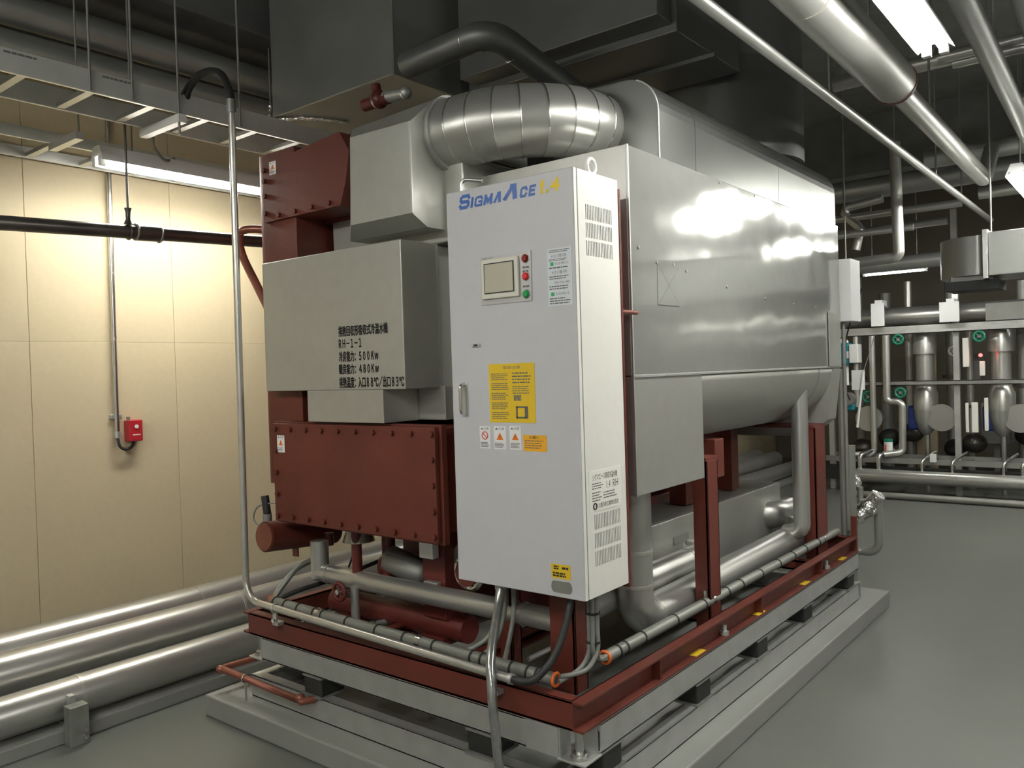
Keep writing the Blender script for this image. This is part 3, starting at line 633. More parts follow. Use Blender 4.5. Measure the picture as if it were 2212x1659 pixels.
# ------------------------------------------------------------------ electrical runs on the base
t = thing('steel_conduit', 'tall steel conduit pole that bends and runs along the front red beam', 'conduit', (-1.77, -.03, .52))
obj('conduit_tube', MB().tube(fillet([(-1.772, -.033, 2.76), (-1.795, -.033, .555), (-1.0, -.03, .535), (-.27, -.03, .518)], .10, 8), .0155, 14), 'zinc', t)
for xx, zz in ((-1.585, .547), (-.345, .522)):
    cc = obj('saddle_clip', MB().ring((xx, -.03, zz), X, .019, .004, 18, 6), 'galv', t)
    obj('clip_foot', box(xx - .012, xx + .012, -.034, -.026, zz - .07, zz - .018), 'galv', cc)
    obj('clip_screw', cyl((xx, -.045, zz - .05), (xx, -.034, zz - .05), .010, 8), 'steel', cc)
    obj('clip_base', box(xx - .02, xx + .02, -.032, 0, zz - .075, zz - .06), 'galv', cc)
obj('bush', cyl((-.275, -.03, .518), (-.258, -.03, .518), .0185, 14), 'galv', t)
obj('top_gland', cyl((-1.772, -.033, 2.74), (-1.772, -.033, 2.80), .021, 14), 'dull', t)
tag(obj('flexible_conduit', MB().tube(smooth_path([(-1.772, -.033, 2.80), (-1.79, -.03, 2.85), (-1.86, -.02, 2.935), (-1.97, 0, 2.985), (-2.09, .01, 3.0), (-2.20, .02, 2.97), (-2.25, .03, 2.93), (-2.29, .03, 2.86)], 6), .017, 12), 'black'), 'black flexible hose arching from the steel pole into the cable ladder', 'hose')
tag(obj('thin_cable', MB().tube(smooth_path([(-2.02, .0, 2.995), (-2.16, .0, 2.985), (-2.25, .0, 2.935), (-2.31, .0, 2.93)], 5), .006, 8), 'black'), 'thin black cable beside the arching black hose', 'cable')
def bundle(label, p, q, r, ties, bush):
    t = thing('cable_conduit', label, 'conduit', p, 'grey cable conduits on the red base')
    P, Q = Vector(p), Vector(q); A = (Q - P).normalized()
    obj('conduit_tube', MB().tube([P, Q], r, 16), 'pvc', t)
    for k in ties:
        c = P + (Q - P) * k
        obj('cable_tie', MB().tube([c - A * .004, c + A * .004], r + .003, 16), 'black', t)
    for k in bush: obj('orange_bush', MB().ring(P + (Q - P) * k, A, r * .95, .006, 20, 8), 'orange', t)
    return t
t = bundle('grey cable conduit with black ties lying along the front red beam', (-1.80, .105, .515), (-.165, .085, .500), .0225, (.02, .07, .13, .20, .235, .335, .45, .55, .65, .77, .80, .885, .93, .955), (.0, 1))
for k in (.215, .60):
    c = Vector((-1.80, .105, .515)).lerp(Vector((-.165, .085, .5)), k)
    obj('steel_band', MB().tube([c - Vector((.012, 0, 0)), c + Vector((.012, 0, 0))], .026, 16), 'steel', t)
t = bundle('grey cable conduit with black ties along the right red beam', (-.125, .335, .510), (-.105, 2.95, .512), .0225, (.03, .05, .10, .20, .30, .39, .45, .54, .63, .71, .78, .86), (0,))
obj('steel_band', MB().tube([(-.119, 1.19, .511), (-.119, 1.215, .511)], .026, 16), 'steel', t)
obj('steel_band', MB().tube([(-.107, 2.66, .512), (-.107, 2.69, .512)], .026, 16), 'steel', t)
obj('steel_clip', cyl((-.119, 1.15, .53), (-.119, 1.15, .565), .007, 8), 'steel', t)
for i in range(6):
    a = 2 * PI * i / 6; ox, oy = .016 * math.cos(a), .016 * math.sin(a)
    end = [(-.125 + ox * .6, .36, .51 + oy * .6)] if i % 2 else [(-.16 + .01, .09 + oy * .5, .502 + ox * .6)]
    pts = [(-.10 + ox, .225 + oy, .80), (-.10 + ox, .225 + oy, .66), (-.10 + ox, .222 + oy, .575)] + ([(-.115 + ox * .8, .27, .525)] if i % 2 else [(-.115 + ox, .17, .52)]) + end
    tag(obj('grey_cable', MB().tube(smooth_path(pts, 5), .0085, 8), 'grey_cable'), 'grey cable in the tied bundle under the cabinet corner, turning into the ' + ('right beam conduit' if i % 2 else 'front beam conduit'), 'cable', 'grey cables below the cabinet')
tag(obj('cable_tie', MB().tube([(-.10, .225, .60), (-.10, .225, .607)], .026, 16).tube([(-.10, .225, .70), (-.10, .225, .707)], .026, 16), 'black'), 'black ties around the grey cables below the cabinet corner', 'cable tie')
tag(obj('black_cable', MB().tube(smooth_path([(-.13, .15, .80), (-.13, .11, .70), (-.14, .05, .60), (-.175, .0, .535), (-.215, -.025, .518), (-.27, -.03, .518)], 6), .013, 10), 'black'), 'black cable curving from the cabinet underside into the steel conduit end', 'cable')
for i, (a, b) in enumerate((((-.50, .19), (-.58, .10)), ((-.475, .20), (-.50, .10)), ((-.44, .21), (-.40, .10)))):
    tag(obj('grey_cable', MB().tube(smooth_path([(a[0], a[1], .80), (a[0], a[1], .66), ((a[0] * 2 + b[0]) / 3, .16, .56), (b[0], b[1], .515)], 6), .009, 8), 'grey_cable'), 'grey cable left of the braided hose, ' + ('outermost', 'middle', 'innermost')[i] + ' of three', 'cable', 'cables beside the hose')
t = thing('braided_hose', 'clear braided hose hanging from the cabinet underside to the floor plinth', 'hose', (-.26, -.1, .1))
obj('hose_tube', MB().tube(smooth_path([(-.425, .12, .79), (-.41, .09, .72), (-.352, -.03, .58), (-.315, -.075, .48), (-.30, -.082, .36), (-.285, -.085, .24), (-.27, -.085, .101)], 8), .0165, 14), 'clear', t)
obj('hose_gland', cyl((-.425, .12, .765), (-.425, .12, .789), .021, 12), 'galv', t)
# cables at the left front corner
for i, pts in enumerate(([(-1.80, .11, .52), (-1.86, .2, .56), (-1.86, .3, .62), (-1.80, .40, .66)], [(-1.79, .11, .525), (-1.83, .2, .57), (-1.84, .3, .635), (-1.78, .41, .68)], [(-1.79, .12, .515), (-1.75, .22, .545), (-1.70, .40, .57), (-1.62, .70, .63)])):
    tag(obj('black_cable', MB().tube(smooth_path(pts, 6), .011, 8), 'grey_cable' if i < 2 else 'black'), ('grey cable bending up at the left front corner, outer one', 'grey cable bending up at the left front corner, inner one', 'black cable running inward at the left front corner')[i], 'cable', 'cables at the left front corner')
tag(obj('thin_wire', MB().tube(smooth_path([(-1.56, .45, .89), (-1.60, .45, .80), (-1.62, .45, .70), (-1.66, .45, .62)], 5), .005, 8), 'black'), 'thin dark wire hanging below the lower red water box', 'wire')
tag(obj('insulated_pipe', MB().tube(smooth_path([(-1.95, .30, 2.279), (-2.06, .22, 2.29), (-2.105, .2, 2.26), (-2.08, .2, 2.16), (-1.96, .2, 1.99), (-1.88, .2, 1.88)], 6), .020, 12), 'copper'), 'bent red brown pipe at the left edge of the red shell', 'pipe')

# ------------------------------------------------------------------ flue duct elbow
t = thing('flue_duct', 'round segmented silver flue elbow joining header and hood', 'duct', (-.6, .5, 2.55))
def elbow_pts():
    c0 = Vector((-.84, .375, 2.535)); R = .36
    P = [c0, c0 + Vector((.09, 0, .0))]
    cx, cy = c0.x + .09, c0.y + R
    N = 7
    for k in range(1, N + 1):
        a = PI / 2 * k / N; P.append(Vector((cx + R * math.sin(a), cy - R * math.cos(a), c0.z + .02 * k / N)))
    P.append(P[-1] + Vector((0, .10, 0))); return P
EP = elbow_pts(); dr_ = .142
for i in range(len(EP) - 1):
    def nrm(j):
        a = EP[max(j - 1, 0)]; b = EP[min(j + 1, len(EP) - 1)]; return (b - a).normalized()
    def rg(j, rr):
        ax = nrm(j); u = Vector((-ax.y, ax.x, 0)).normalized(); v = Vector((0, 0, 1))
        return [EP[j] + (u * math.cos(2 * PI * k / 32) + v * math.sin(2 * PI * k / 32)) * rr for k in range(32)]
    V = rg(i, dr_) + rg(i + 1, dr_)
    obj('duct_segment', MB().add(V, [(k, (k + 1) % 32, 32 + (k + 1) % 32, 32 + k) for k in range(32)], True), 'jacket', t)
    if i: obj('seam_rib', MB().ring(EP[i], nrm(i), dr_, .0035, 32, 6), 'steel', t)
obj('collar_flange', MB().tube([(-.838, .375, 2.535), (-.815, .375, 2.535)], .156, 32), 'galv', t)
# red valve near the flue duct
t = thing('gate_valve', 'red gate valve with silver actuator hanging below the upper duct', 'valve', (-1.30, .42, 2.80))
obj('valve_body', MB().tube([(-1.40, .42, 2.795), (-1.24, .42, 2.795)], .028, 14).ball((-1.30, .42, 2.80), .042, 14, 8), 'redpipe', t)
obj('actuator_head', MB().tube([(-1.26, .42, 2.80), (-1.14, .42, 2.79)], [.028, .022], 14), 'galv', t)
obj('actuator_knob', MB().ball((-1.13, .42, 2.79), .028, 12, 8), 'galv', t)
obj('bonnet', cyl((-1.31, .42, 2.80), (-1.32, .42, 2.87), .022, 10), 'redpipe', t)
tag(obj('steel_fitting', MB().tube(fillet([(-.712, .30, 2.15), (-.712, .30, 2.32), (-.63, .33, 2.305)], .02), .008, 10), 'steel'), 'small bright fitting on the pipe below the flue duct', 'fitting')

# ------------------------------------------------------------------ overhead ducts
t = thing('supply_duct', 'dark grey rectangular duct end hanging above the header boxes', 'duct', (-2.1, 1.0, 3.09))
obj('duct_body', box(-2.63, -1.592, .80, 1.32, 3.09, 4.08), 'duct', t, .006)
obj('corner_angle', box(-1.60, -1.588, .796, .806, 3.09, 4.08), 'dull', t)
obj('foil_tape', MB().tube(smooth_path([(-2.64, .79, 3.16), (-2.645, .79, 3.09), (-2.60, .81, 3.075), (-2.5, .88, 3.08), (-2.42, 1.0, 3.08), (-2.36, 1.15, 3.08)], 4), .014, 8), 'foil', t)
t = thing('exhaust_duct', 'broad dark duct running lengthwise high over the machine', 'duct', (-.9, 3, 3.1))
obj('duct_body', box(-1.56, -.275, 1.34, 2.06, 3.10, 4.08), 'duct_shaded', t, .006)
obj('duct_front', box(-1.50, -.30, 1.20, 1.34, 3.14, 4.08), 'duct_shaded', t, .006)
for yy in (1.7,): obj('joint_flange', MB().box(-1.58, -.255, yy, yy + .03, 3.08, 3.10), 'duct_shaded', t)
t = lagged('lagged_pipe', 'dark lagged pipe with elbow emerging high above the flue duct', 'pipe', [(-1.30, .60, 3.0), (-.80, .62, 3.03), (-.72, 1.16, 2.86), (-.70, 1.30, 2.815)], .062, 'duct_shaded', .12, seg=5)
for p_, q_ in (((-.93, .615, 3.022), (1, 0, 0)), ((-.86, .635, 3.022), (.9, .4, 0)), ((-.785, .76, 2.985), (.15, .95, -.3))): obj('seam_band', MB().ring(p_, q_, .06, .003, 24, 6), 'steel', t)

# overhead pipes at the right
lagged('overhead_pipe', 'thin pale lagged pipe running diagonally above the silver hood', 'pipe', [(.235, -3, 2.8), (.25, 6.5, 2.8)], .024, 'jacket', group='overhead lagged pipes')
t = lagged('overhead_pipe', 'thick pale lagged pipe ending at a red ring beside the bright light', 'pipe', [(.475, -3, 2.9), (.455, 2.2, 2.9)], .100, 'jacket', seams=[((.466, .9, 2.9), Y)], group='overhead lagged pipes')
obj('red_band', MB().tube([(.4549, 2.185, 2.9), (.4549, 2.205, 2.9)], .1035, 24), 'redpipe', t)
lagged('overhead_pipe', 'slimmer lagged pipe continuing past the red ring toward the rack', 'pipe', [(.445, 2.2, 2.9), (.42, 5.0, 2.9), (.42, 5.4, 3.2)], .058, 'jacket', group='overhead lagged pipes')
lagged('overhead_pipe', 'grey round duct right of the bright light running lengthwise', 'pipe', [(.93, -2, 3.0), (.79, 4.3, 3.0), (.79, 4.6, 3.3)], .052, 'duct', group='overhead lagged pipes')
lagged('overhead_pipe', 'second grey round duct at the far right top corner', 'pipe', [(1.12, -2, 3.05), (.98, 5.0, 3.05)], .06, 'duct', group='overhead lagged pipes')
for i, (xx, yy, zz) in enumerate(((.235, 1.9, 2.82), (.245, 4.2, 2.82), (.47, 1.7, 3.0), (.47, 2.9, 2.95), (.85, 2.4, 3.05), (.85, 3.9, 3.05), (1.05, 3.0, 3.1))):
    tag(obj('hanger_rod', MB().tube([(xx, yy, zz), (xx, yy, 4.1)], .006, 8), 'dull'), 'thin steel rod from ceiling to ' + ('the thin diagonal pipe, nearer one', 'the thin diagonal pipe, farther one', 'the thick pipe before its red ring', 'the slimmer pipe past the red ring', 'the grey round duct, nearer one', 'the grey round duct, farther one', 'the outermost round duct')[i], 'rod', 'ceiling hanger rods')
for i, (yy, zz, x0_, x1_, r_) in enumerate(((2.9, 3.2, .52, 2.4, .03), (3.3, 3.28, .52, 2.4, .03), (4.1, 3.2, .7, 2.6, .045), (5.6, 3.25, -.1, 3, .08), (3.6, 3.42, -.25, .7, .05))):
    cp = lagged('cross_pipe', 'lagged cross pipe high at right, ' + ('lower of the nearest pair', 'upper of the nearest pair', 'just beyond the nearest pair', 'broad one at the back', 'above the thin diagonal pipe')[i], 'pipe', [(x0_, yy, zz), (x1_, yy, zz)], r_, 'jacket' if i != 3 else 'duct', group='cross pipes under the ceiling', n=16)
    obj('hanger_rod', cyl(((x0_ + x1_) / 2, yy, zz), ((x0_ + x1_) / 2, yy, 4.1), .006, 8), 'dull', cp)

# ------------------------------------------------------------------ left wall services
t = thing('sprinkler_pipe', 'dark steel pipe with coupling hung in front of the cream wall', 'pipe', (-2.6, 0, 2.3))
obj('pipe_run', MB().tube([(-2.6, -4, 2.14), (-2.6, -.085, 2.312), (-2.6, 2.5, 2.42)], .034, 18), 'darkpipe', t)
obj('coupling', MB().tube([(-2.6, -.07, 2.312), (-2.6, .055, 2.318)], .041, 18), 'darkpipe', t)
for yy in (-.07, .055): obj('coupling_ring', MB().ring((-2.6, yy, 2.315), Y, .039, .006, 20, 6), 'dull', t)
hg = obj('hanger_rod', cyl((-2.6, -.105, 2.34), (-2.6, -.105, 2.94), .006, 8), 'darkpipe', t)
obj('turnbuckle', MB().tube([(-2.6, -.105, 2.35), (-2.6, -.105, 2.375), (-2.6, -.105, 2.41), (-2.6, -.105, 2.43)], [.022, .012, .012, .018], 12), 'darkpipe', hg)
obj('pipe_ring', MB().ring((-2.6, -.105, 2.311), Y, .037, .005, 20, 6), 'darkpipe', t)
t = thing('alarm_box', 'small red alarm box mounted on the cream wall beside its conduit', 'alarm', (-3.47, .31, 1.26))
obj('alarm_body', box(-3.50, -3.43, .268, .352, 1.195, 1.325), 'alarm_red', t, .006)
obj('lamp_window', cyl((-3.43, .312, 1.285), (-3.424, .312, 1.285), .012, 12), 'white', t)
obj('face_label', box(-3.43, -3.4285, .288, .335, 1.232, 1.238), 'cream_plate', t)
obj('alarm_lead', MB().tube(smooth_path([(-3.47, .215, 1.225), (-3.46, .222, 1.17), (-3.455, .255, 1.15), (-3.46, .295, 1.165), (-3.465, .31, 1.20)], 6), .009, 8), 'black', t)
obj('top_gland', cyl((-3.465, .28, 1.32), (-3.465, .28, 1.345), .011, 10), 'dull', t)
t = thing('wall_conduit', 'thin steel conduit running down the cream wall to the alarm box', 'conduit', (-3.48, .22, 1.9))
obj('conduit_tube', cyl((-3.475, .215, 1.225), (-3.475, .228, 3.3), .0145, 12), 'steel', t)
obj('saddle_clip', box(-3.50, -3.478, .18, .25, 1.335, 1.365), 'galv', t, .004)
obj('gland', cyl((-3.475, .215, 1.22), (-3.475, .215, 1.26), .018, 12), 'galv', t)

def ladder(label, x0_, x1_, y0_, y1_, z, rungs, h=.07, near=True):
    t = thing('cable_ladder', label, 'cable tray', (x0_, y0_, z), 'ladder cable trays')
    obj('side_rail', box(x1_ - .018, x1_, y0_, y1_, z, z + h), 'tray', t, .002)
    obj('side_rail', box(x0_, x0_ + .018, y0_, y1_, z, z + h), 'tray', t, .002)
    for yy in rungs: obj('rung', box(x0_ + .018, x1_ - .018, yy - .018, yy + .018, z + .004, z + .024), 'galv', t)
    return t
t1 = ladder('galvanised cable ladder nearer the viewer, above the black arching hose', -2.585, -2.235, -3.0, 6, 2.845, [-.425 + .28 * k for k in range(-9, 23)], .10)
t2 = ladder('galvanised cable ladder beside the cream wall above the lamp', -3.36, -2.97, -3.0, 6, 2.79, [-.27 + .28 * k for k in range(-9, 22)], .06)
for yy in (-.42, -.02): obj('tray_letters', dashes('right', yy - .36, yy - .22, 2.92, 2.935, -2.235, 1, .001, .6, .9), 'dull', t1)
for i, (xx, yy, zz) in enumerate(((-2.226, -.44, 2.85), (-2.226, -.25, 2.85), (-2.226, -.025, 2.74), (-2.226, .31, 2.85), (-2.226, -1.3, 2.85))):
    tag(obj('hanger_rod', cyl((xx, yy, zz), (xx, yy, 4.1), .0055, 8), 'dull'), 'thin rod hanging the near cable ladder, ' + ('left of the lamp pipe hanger', 'over the pipe hanger', 'longest one beside the white strut', 'right of the steel pole', 'nearest the left frame edge')[i], 'rod', 'cable ladder hanger rods')
obj('strut_bar', box(-2.60, -2.22, -.03, .01, 2.80, 2.84), 'white', t1, label='bright white strut bar')
obj('strut_bar', box(-2.99, -2.68, -.31, -.27, 2.755, 2.79), 'galv', t2)
obj('strut_hanger', cyl((-2.69, -.29, 2.78), (-2.69, -.29, 4.1), .0045, 8), 'dull', t2)
lagged('overhead_pipe', 'lower lagged pipe above the cable ladders at top left', 'pipe', [(-2.95, -4, 3.215), (-2.95, 8, 3.255)], .075, 'duct', group='lagged pipes above the ladders')
lagged('overhead_pipe', 'upper lagged pipe above the cable ladders at top left', 'pipe', [(-2.95, -4, 3.40), (-2.95, 8, 3.44)], .085, 'duct', group='lagged pipes above the ladders')
lagged('overhead_pipe', 'rear lagged pipe above the cable ladders close to the wall', 'pipe', [(-3.25, -4, 3.36), (-3.25, 8, 3.40)], .09, 'duct', group='lagged pipes above the ladders')
tag(obj('flexible_cable', MB().tube(smooth_path([(-2.56, .02, 2.85), (-2.62, .05, 2.80), (-2.7, .1, 2.79), (-2.78, .2, 2.76), (-2.86, .3, 2.80)], 6), .008, 8), 'grey_cable'), 'pale cable looping from the ladder to the wall lamp', 'cable')

tag(obj('wall_top_filler', box(-3.49, -2.72, -5, 8, 3.60, 4.09), 'dark_filler', None, .01), 'added dark box darkening the top of the cream wall above the lagged pipes', 'duct')  # made-up dark box hiding wall top and ceiling to keep them dark

# ------------------------------------------------------------------ far pipe rack
YB = 8.0
t = thing('pipe_rack', 'long grey steel rack of beams at the back of the room', 'rack', (0, YB + .2, 0))
obj('upper_beam', channel('x', -1.75, 4, YB - .03, YB + .05, 1.835, 1.935), 'galv', t)
obj('middle_beam', channel('x', -1.75, 4, YB - .03, YB + .05, 1.245, 1.298), 'dull', t)
for xx in (-1.7, -.33, 1.3, 2.9): obj('upright', box(xx - .03, xx + .03, YB + .05, YB + .11, 0, 3.2), 'galv', t)
obj('low_rail', box(-1.75, 4, YB - .16, YB - .13, .36, .42), 'dull', t); obj('low_rail', box(-1.75, 4, YB + .30, YB + .33, .36, .42), 'dull', t)
for k in range(14): obj('low_rung', box(-1.7 + k * .36, -1.66 + k * .36, YB - .13, YB + .30, .37, .39), 'dull', t)
obj('top_plate', box(-.02, .6, YB - .05, YB + .05, 1.935, 2.12), 'dull', t)
tag(obj('low_trough', box(-1.75, 4, YB - .12, YB + .03, .14, .30), 'black'), 'dark trough under the low rails of the far rack', 'trough')
lagged('header_pipe', 'grey header pipe lying low along the foot of the far rack', 'pipe', [(-1.3, YB - .35, .235), (4, YB - .35, .235)], .075, 'jacket', group='far rack header pipes')
lagged('header_pipe', 'thin grey pipe on the floor before the far rack', 'pipe', [(-1.3, YB - .5, .04), (4, YB - .5, .04)], .036, 'dull', group='far rack header pipes')
lagged('header_pipe', 'thick lagged header pipe resting above the rack upper beam', 'pipe', [(-1.9, YB + .3, 2.055), (4, YB + .3, 2.055)], .108, 'jacket', group='far rack header pipes')
def pump_leg(label, x, s=1.0):
    t = thing('pump_leg', label, 'pump', (x, YB, 0), 'vertical pump legs on the rack')
    obj('upper_sleeve', MB().tube([(x, YB + .22, 1.93), (x, YB + .22, 1.80), (x, YB + .22, 1.60)], [.075, .13, .13], 20), 'jacket', t)
    obj('pipe_body', cyl((x, YB + .22, .95), (x, YB + .22, 1.62), .098, 20), 'jacket', t)
    obj('lower_sleeve', MB().tube([(x, YB + .22, 1.24), (x, YB + .22, 1.14), (x, YB + .22, .95)], [.09, .135, .13], 20), 'jacket', t)
    obj('pump_casing', MB().tube([(x, YB + .22, .98), (x, YB + .22, .85), (x, YB + .22, .72), (x, YB + .22, .66)], [.128, .12, .085, .03], 20), 'jacket', t)
    obj('pump_end', MB().tube([(x + .18, YB + .12, .87), (x + .18, YB + .34, .87)], [.155, .12], 24), 'jacket', t)
    obj('drain_leg', cyl((x + .01, YB + .22, .0), (x + .01, YB + .22, .68), .028, 12), 'steel', t)
    obj('blue_motor', box(x - .19, x - .07, YB + .2, YB + .4, .72, 1.0), 'navy', t, .02)
    return t
pump_leg('silver vertical pump leg on the rack left of the white bar units', -.685)
pump_leg('silver vertical pump leg on the rack near the right frame edge', .08)
pump_leg('silver vertical pump leg beyond the right frame edge', .9)
for i, (pts, r_, lab) in enumerate((([(-1.18, YB - .08, 1.83), (-1.18, YB - .08, .45), (-1.4, YB - .25, .45)], .034, 'slim silver vertical pipe at the left end of the far rack'),
    ([(-1.025, YB - .08, 1.83), (-1.03, YB - .08, 1.06), (-.865, YB - .08, 1.06), (-.875, YB - .08, .48), (-1.05, YB - .22, .46)], .040, 'slim silver pipe with a step bend on the far rack'),
    ([(-1.36, YB - .08, 1.83), (-1.36, YB - .08, 1.0)], .03, 'short slim pipe behind the white thermometer on the rack'))):
    lagged('rack_pipe', lab, 'pipe', pts, r_, 'jacket', .06, group='slim rack pipes')
for i, xx in enumerate((-1.28, -1.08, -.63, -.33, .15, .32, .75)):
    tag(obj('stub_pipe', MB().tube(fillet([(xx, YB - .30, .24), (xx, YB - .30, .46 if i < 2 else .42), (xx + .1, YB - .05, .50)], .05), .026 if i < 2 else .017, 10), 'steel'), ('bright bent stub pipe rising from the low header, leftmost', 'bright bent stub pipe rising from the low header, second', 'thin stub pipe under the first pump leg', 'thin stub pipe at the rack upright', 'thin stub pipe under the second pump leg', 'thin stub pipe at the right frame edge', 'thin stub pipe outside the frame')[i], 'pipe', 'stub pipes on the low header')
def wheel(label, x, y_, z, r=.052, mm='green'):
    t = thing('valve_wheel', label, 'valve', (x, y_, z), 'valve handwheels on the rack')
    obj('wheel_rim', MB().ring((x, y_, z), Y, r, .013, 18, 8), mm, t)
    for k in range(2):
        a = PI / 4 + PI / 2 * k; dd = Vector((math.cos(a), 0, math.sin(a))) * r
        obj('spoke', MB().tube([Vector((x, y_, z)) - dd, Vector((x, y_, z)) + dd], .008, 6), mm, t)
    obj('valve_stem', cyl((x, y_ - .01, z), (x, y_ + .3, z), .015, 8), 'dull', t)
wheel('green valve handwheel high on the rack left of the pump leg', -.90, YB - .06, 1.775)
wheel('green valve handwheel low on the rack left of the pump leg', -.89, YB - .06, 1.165)
wheel('green valve handwheel high beside the second pump leg', -.085, YB - .06, 1.77)
wheel('dark green valve handwheel near the thermometer low on the rack', -1.24, YB - .06, 1.12, .06)
wheel('dark valve handwheel between the pump legs', -.36, YB + .1, 1.62, .05, 'dull')
t = thing('teal_actuator', 'teal blue valve actuator on the rack beside the machine rear', 'actuator', (-1.46, YB - .15, 1.55))
obj('actuator_body', box(-1.56, -1.40, YB - .20, YB - .02, 1.50, 1.76), 'teal', t, .02)
obj('terminal_cover', box(-1.40, -1.30, YB - .22, YB - .05, 1.52, 1.74), 'white', t, .01)
obj('cap', MB().ball((-1.5, YB - .11, 1.77), .07, 12, 8, (1, 1, .6)), 'white', t)
obj('cap_label', box(-1.43, -1.405, YB - .206, YB - .20, 1.58, 1.66), 'blue_label', t)
obj('valve_neck', cyl((-1.48, YB - .1, 1.26), (-1.48, YB - .1, 1.50), .04, 12), 'white', t)
t = thing('pressure_gauge_valve', 'grey gauge and teal valve low on the rack by the machine rear', 'valve', (-1.45, YB - .15, 1.1))
obj('gauge_dial', cyl((-1.43, YB - .2, 1.10), (-1.43, YB - .12, 1.10), .075, 20), 'dull', t)
obj('valve_body', box(-1.50, -1.38, YB - .14, YB, .96, 1.05), 'teal', t, .02)
obj('pump_dish', MB().tube([(-1.25, YB - .02, .86), (-1.25, YB + .2, .86)], [.15, .12], 24), 'jacket', t)
t = thing('strainer', 'pale strainer pot with green lid on the low rack', 'strainer', (-1.0, YB - .1, .4))
obj('pot', cyl((-1.02, YB - .1, .40), (-1.02, YB - .1, .60), .048, 16), 'white', t); obj('pot_lid', cyl((-1.02, YB - .1, .60), (-1.02, YB - .1, .635), .05, 16), 'green', t)
obj('lettering', box(-1.045, -1.03, YB - .150, YB - .147, .50, .57), 'red_ink', t)
tag(obj('small_box', box(-.56, -.50, YB - .25, YB - .2, .40, .49), 'white', None, .005), 'little white box on the low rack rail', 'box')
for x0_, x1_, za, zb, lab in ((-1.165, -1.02, 1.935, 2.20, 'plain white sign plate hanging on the rack beam, left one'), (-.452, -.255, 1.94, 2.16, 'brighter white sign plate on the rack beam, right one')):
    tt = thing('sign_plate', lab, 'sign', ((x0_ + x1_) / 2, YB - .12, za), 'white sign plates on the rack')
    obj('plate', box(x0_, x1_, YB - .15, YB - .14, za, zb), 'white', tt, .003)
    obj('hook', box((x0_ + x1_) / 2 - .03, (x0_ + x1_) / 2 + .05, YB - .14, YB + .06, zb - .03, zb + .035), 'white', tt)
for i, (xx, za, zb, wd) in enumerate(((-.225, .72, 1.045, .03), (-.15, .72, 1.05, .06), (-.04, .74, 1.10, .035), (-.225, 1.44, 1.76, .06), (-.07, 1.34, 1.5, .05))):
    tag(obj('white_unit', box(xx - wd / 2, xx + wd / 2, YB - .02, YB + .03, za, zb), 'cream_plate', None, .006), 'narrow white upright unit between the pump legs, ' + ('low left', 'low middle', 'low right', 'tall upper', 'small upper')[i], 'unit', 'white units between the pump legs')
tag(obj('indicator_light', MB().ball((-.075, YB - .06, 1.565), .02, 10, 6), 'redlight'), 'tiny glowing red indicator light between the pump legs', 'light')
t = thing('slanted_rod', 'slanted white rod with a paper tag catching light at the machine rear', 'rod', (-1.18, YB - .6, 1.1))
obj('rod', MB().tube([(-1.22, YB - .6, .80), (-1.14, YB - .6, 1.42)], .014, 8), 'white', t)
obj('cord', MB().tube([(-1.14, YB - .6, 1.42), (-1.15, YB - .04, 1.85)], .004, 6), 'dull', t)
obj('paper_tag', box(-1.27, -1.13, YB - .59, YB - .585, 1.22, 1.44), 'white', t)
for i, (xx, yy, zz, sx, sz_) in enumerate(((-.1, 9.0, .75, .3, .5), (.7, 9.0, 1.0, .3, .6), (-1.15, 9.4, .5, .3, .4), (-.45, 9.4, 1.4, .3, .35))):
    tt = thing('control_box', 'grey equipment box standing behind the rack, ' + ('low centre', 'right', 'low left', 'upper centre')[i], 'equipment box', (xx, yy, 0), 'equipment behind the rack')
    obj('box_body', box(xx - sx / 2, xx + sx / 2, yy, yy + .3, zz - sz_ / 2, zz + sz_ / 2), 'dull', tt, .01); obj('stand', box(xx - .03, xx + .03, yy + .1, yy + .16, 0, zz - sz_ / 2), 'dull', tt)
for i, (xx, yy, za, zb, rr, mm) in enumerate(((-1.55, 8.75, 0, 2.6, .05, 'dull'), (-1.32, 9.1, 0, 2.4, .07, 'dull'), (-.98, 8.8, 0, 2.5, .045, 'jacket'), (-.55, 9.0, 0, 2.6, .06, 'dull'), (-.30, 8.7, 0, 1.9, .04, 'jacket'), (.22, 8.75, 0, 2.4, .055, 'dull'), (.42, 8.9, 0, 2.5, .05, 'jacket'))):
    tt = thing('riser_pipe', 'vertical pipe in the dim space behind the far rack, ' + ('leftmost', 'second from left', 'third from left', 'behind the left pump leg', 'between the pump legs', 'behind the right pump leg', 'at the frame edge')[i], 'pipe', (xx, yy, za), 'risers behind the far rack')
    obj('pipe_run', cyl((xx, yy, za), (xx, yy, zb), rr, 14), mm, tt)
    obj('flange', cyl((xx, yy, (za + zb) / 2), (xx, yy, (za + zb) / 2 + .04), rr * 1.7, 16), 'darkpipe', tt)
    obj('pump_body', MB().ball((xx + .05, yy - .12, .45 + .1 * (i % 3)), .13, 14, 9, (1, 1.2, .9)), 'black' if i % 2 else 'darkpipe', tt)
tag(obj('lit_wall_strip', box(-1.02, -.78, 9.3, 9.34, 0, 2.2), 'wall'), 'cream strip standing for the lighter back wall seen behind the far rack', 'wall strip')  # stands in for the lit part of the darkened back wall
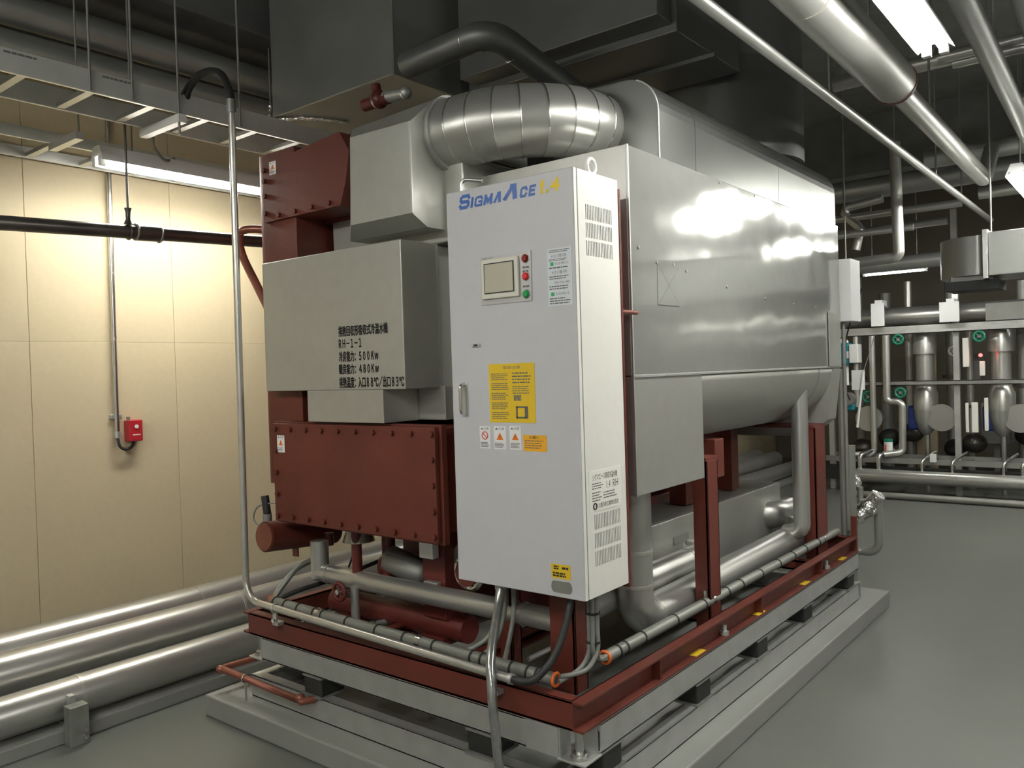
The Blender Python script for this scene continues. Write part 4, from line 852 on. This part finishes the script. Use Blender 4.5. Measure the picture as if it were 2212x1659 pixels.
# far overhead services
t = thing('air_duct', 'bright galvanised rectangular air duct with flange at the right', 'duct', (.8, 4.5, 2.2))
obj('duct_body', box(.545, 2.2, 4.25, 4.75, 2.10, 2.395), 'duct', t, .004)
obj('duct_flange', box(.513, .545, 4.23, 4.77, 2.08, 2.415), 'steel', t, .002)
ang = [PI / 2 * k / 10 for k in range(11)]
obj('duct_elbow', MB().prism([(.513, 4.27), (.513, 4.73), (.20, 4.73)] + [(.20 + .26 - .26 * math.cos(a), 4.55 - .27 * math.sin(a)) for a in ang], 'z', 2.115, 2.385, True), 'duct', t)
obj('duct_outlet', box(.27, .60, 4.30, 4.60, 2.015, 2.08), 'black', t)
obj('outlet_neck', box(.30, .56, 4.33, 4.57, 2.08, 2.12), 'dull', t)
lagged('drop_pipe', 'silver vertical pipe bending left high behind the white box', 'pipe', [(-.205, 5.0, 3.3), (-.19, 5.0, 2.375), (-.75, 5.05, 2.36)], .043, 'jacket', .05)
for i, (zz, yy, x0_, x1_, r_) in enumerate(((2.91, 6.0, -1.2, .1, .035), (2.80, 6.2, -1.2, -.05, .035), (3.18, 6.1, -1.2, 2, .10), (2.72, 5.8, -1.2, -.25, .03), (2.95, 5.9, .25, 2, .05), (2.5, 6.6, -1.6, 1.5, .07))):
    lagged('ceiling_pipe', 'horizontal silver pipe beyond the machine near the ceiling, ' + ('top slim one', 'second slim one', 'thick upper one', 'lowest slim one', 'above the air duct', 'broad lower one')[i], 'pipe', [(x0_, yy, zz), (x1_, yy, zz)], r_, 'jacket' if i not in (2, 5) else 'duct', group='far ceiling pipes', n=14)
lagged('ceiling_pipe', 'bent silver pipe beyond the machine near the ceiling', 'pipe', [(-.55, 6.0, 3.05), (-.95, 6.0, 3.0), (-.75, 6.0, 2.80), (-.8, 6.0, 2.60)], .04, 'jacket', .05, group='far ceiling pipes')
for i, (xx, yy) in enumerate(((-.9, 6.0), (-.45, 6.05), (.1, 6.0), (.55, 6.1), (.53, 4.5), (1.0, 5.6), (-.62, 5.05))):
    tag(obj('hanger_rod', cyl((xx, yy, 2.4 if i in (4, 6) else 2.9), (xx, yy, 4.1), .006, 8), 'dull'), 'thin rod among the far ceiling pipes, ' + ('just right of the machine', 'second from the machine', 'above the duct elbow', 'above the air duct', 'by the air duct flange', 'above the air duct far side', 'just above the white box')[i], 'rod', 'far hanger rods')
tag(obj('ceiling_beam', box(-3.5, 6.8, 6.9, 7.3, 3.5, 4.1), 'ceiling'), 'dark ceiling beam crossing the far end of the room', 'beam')
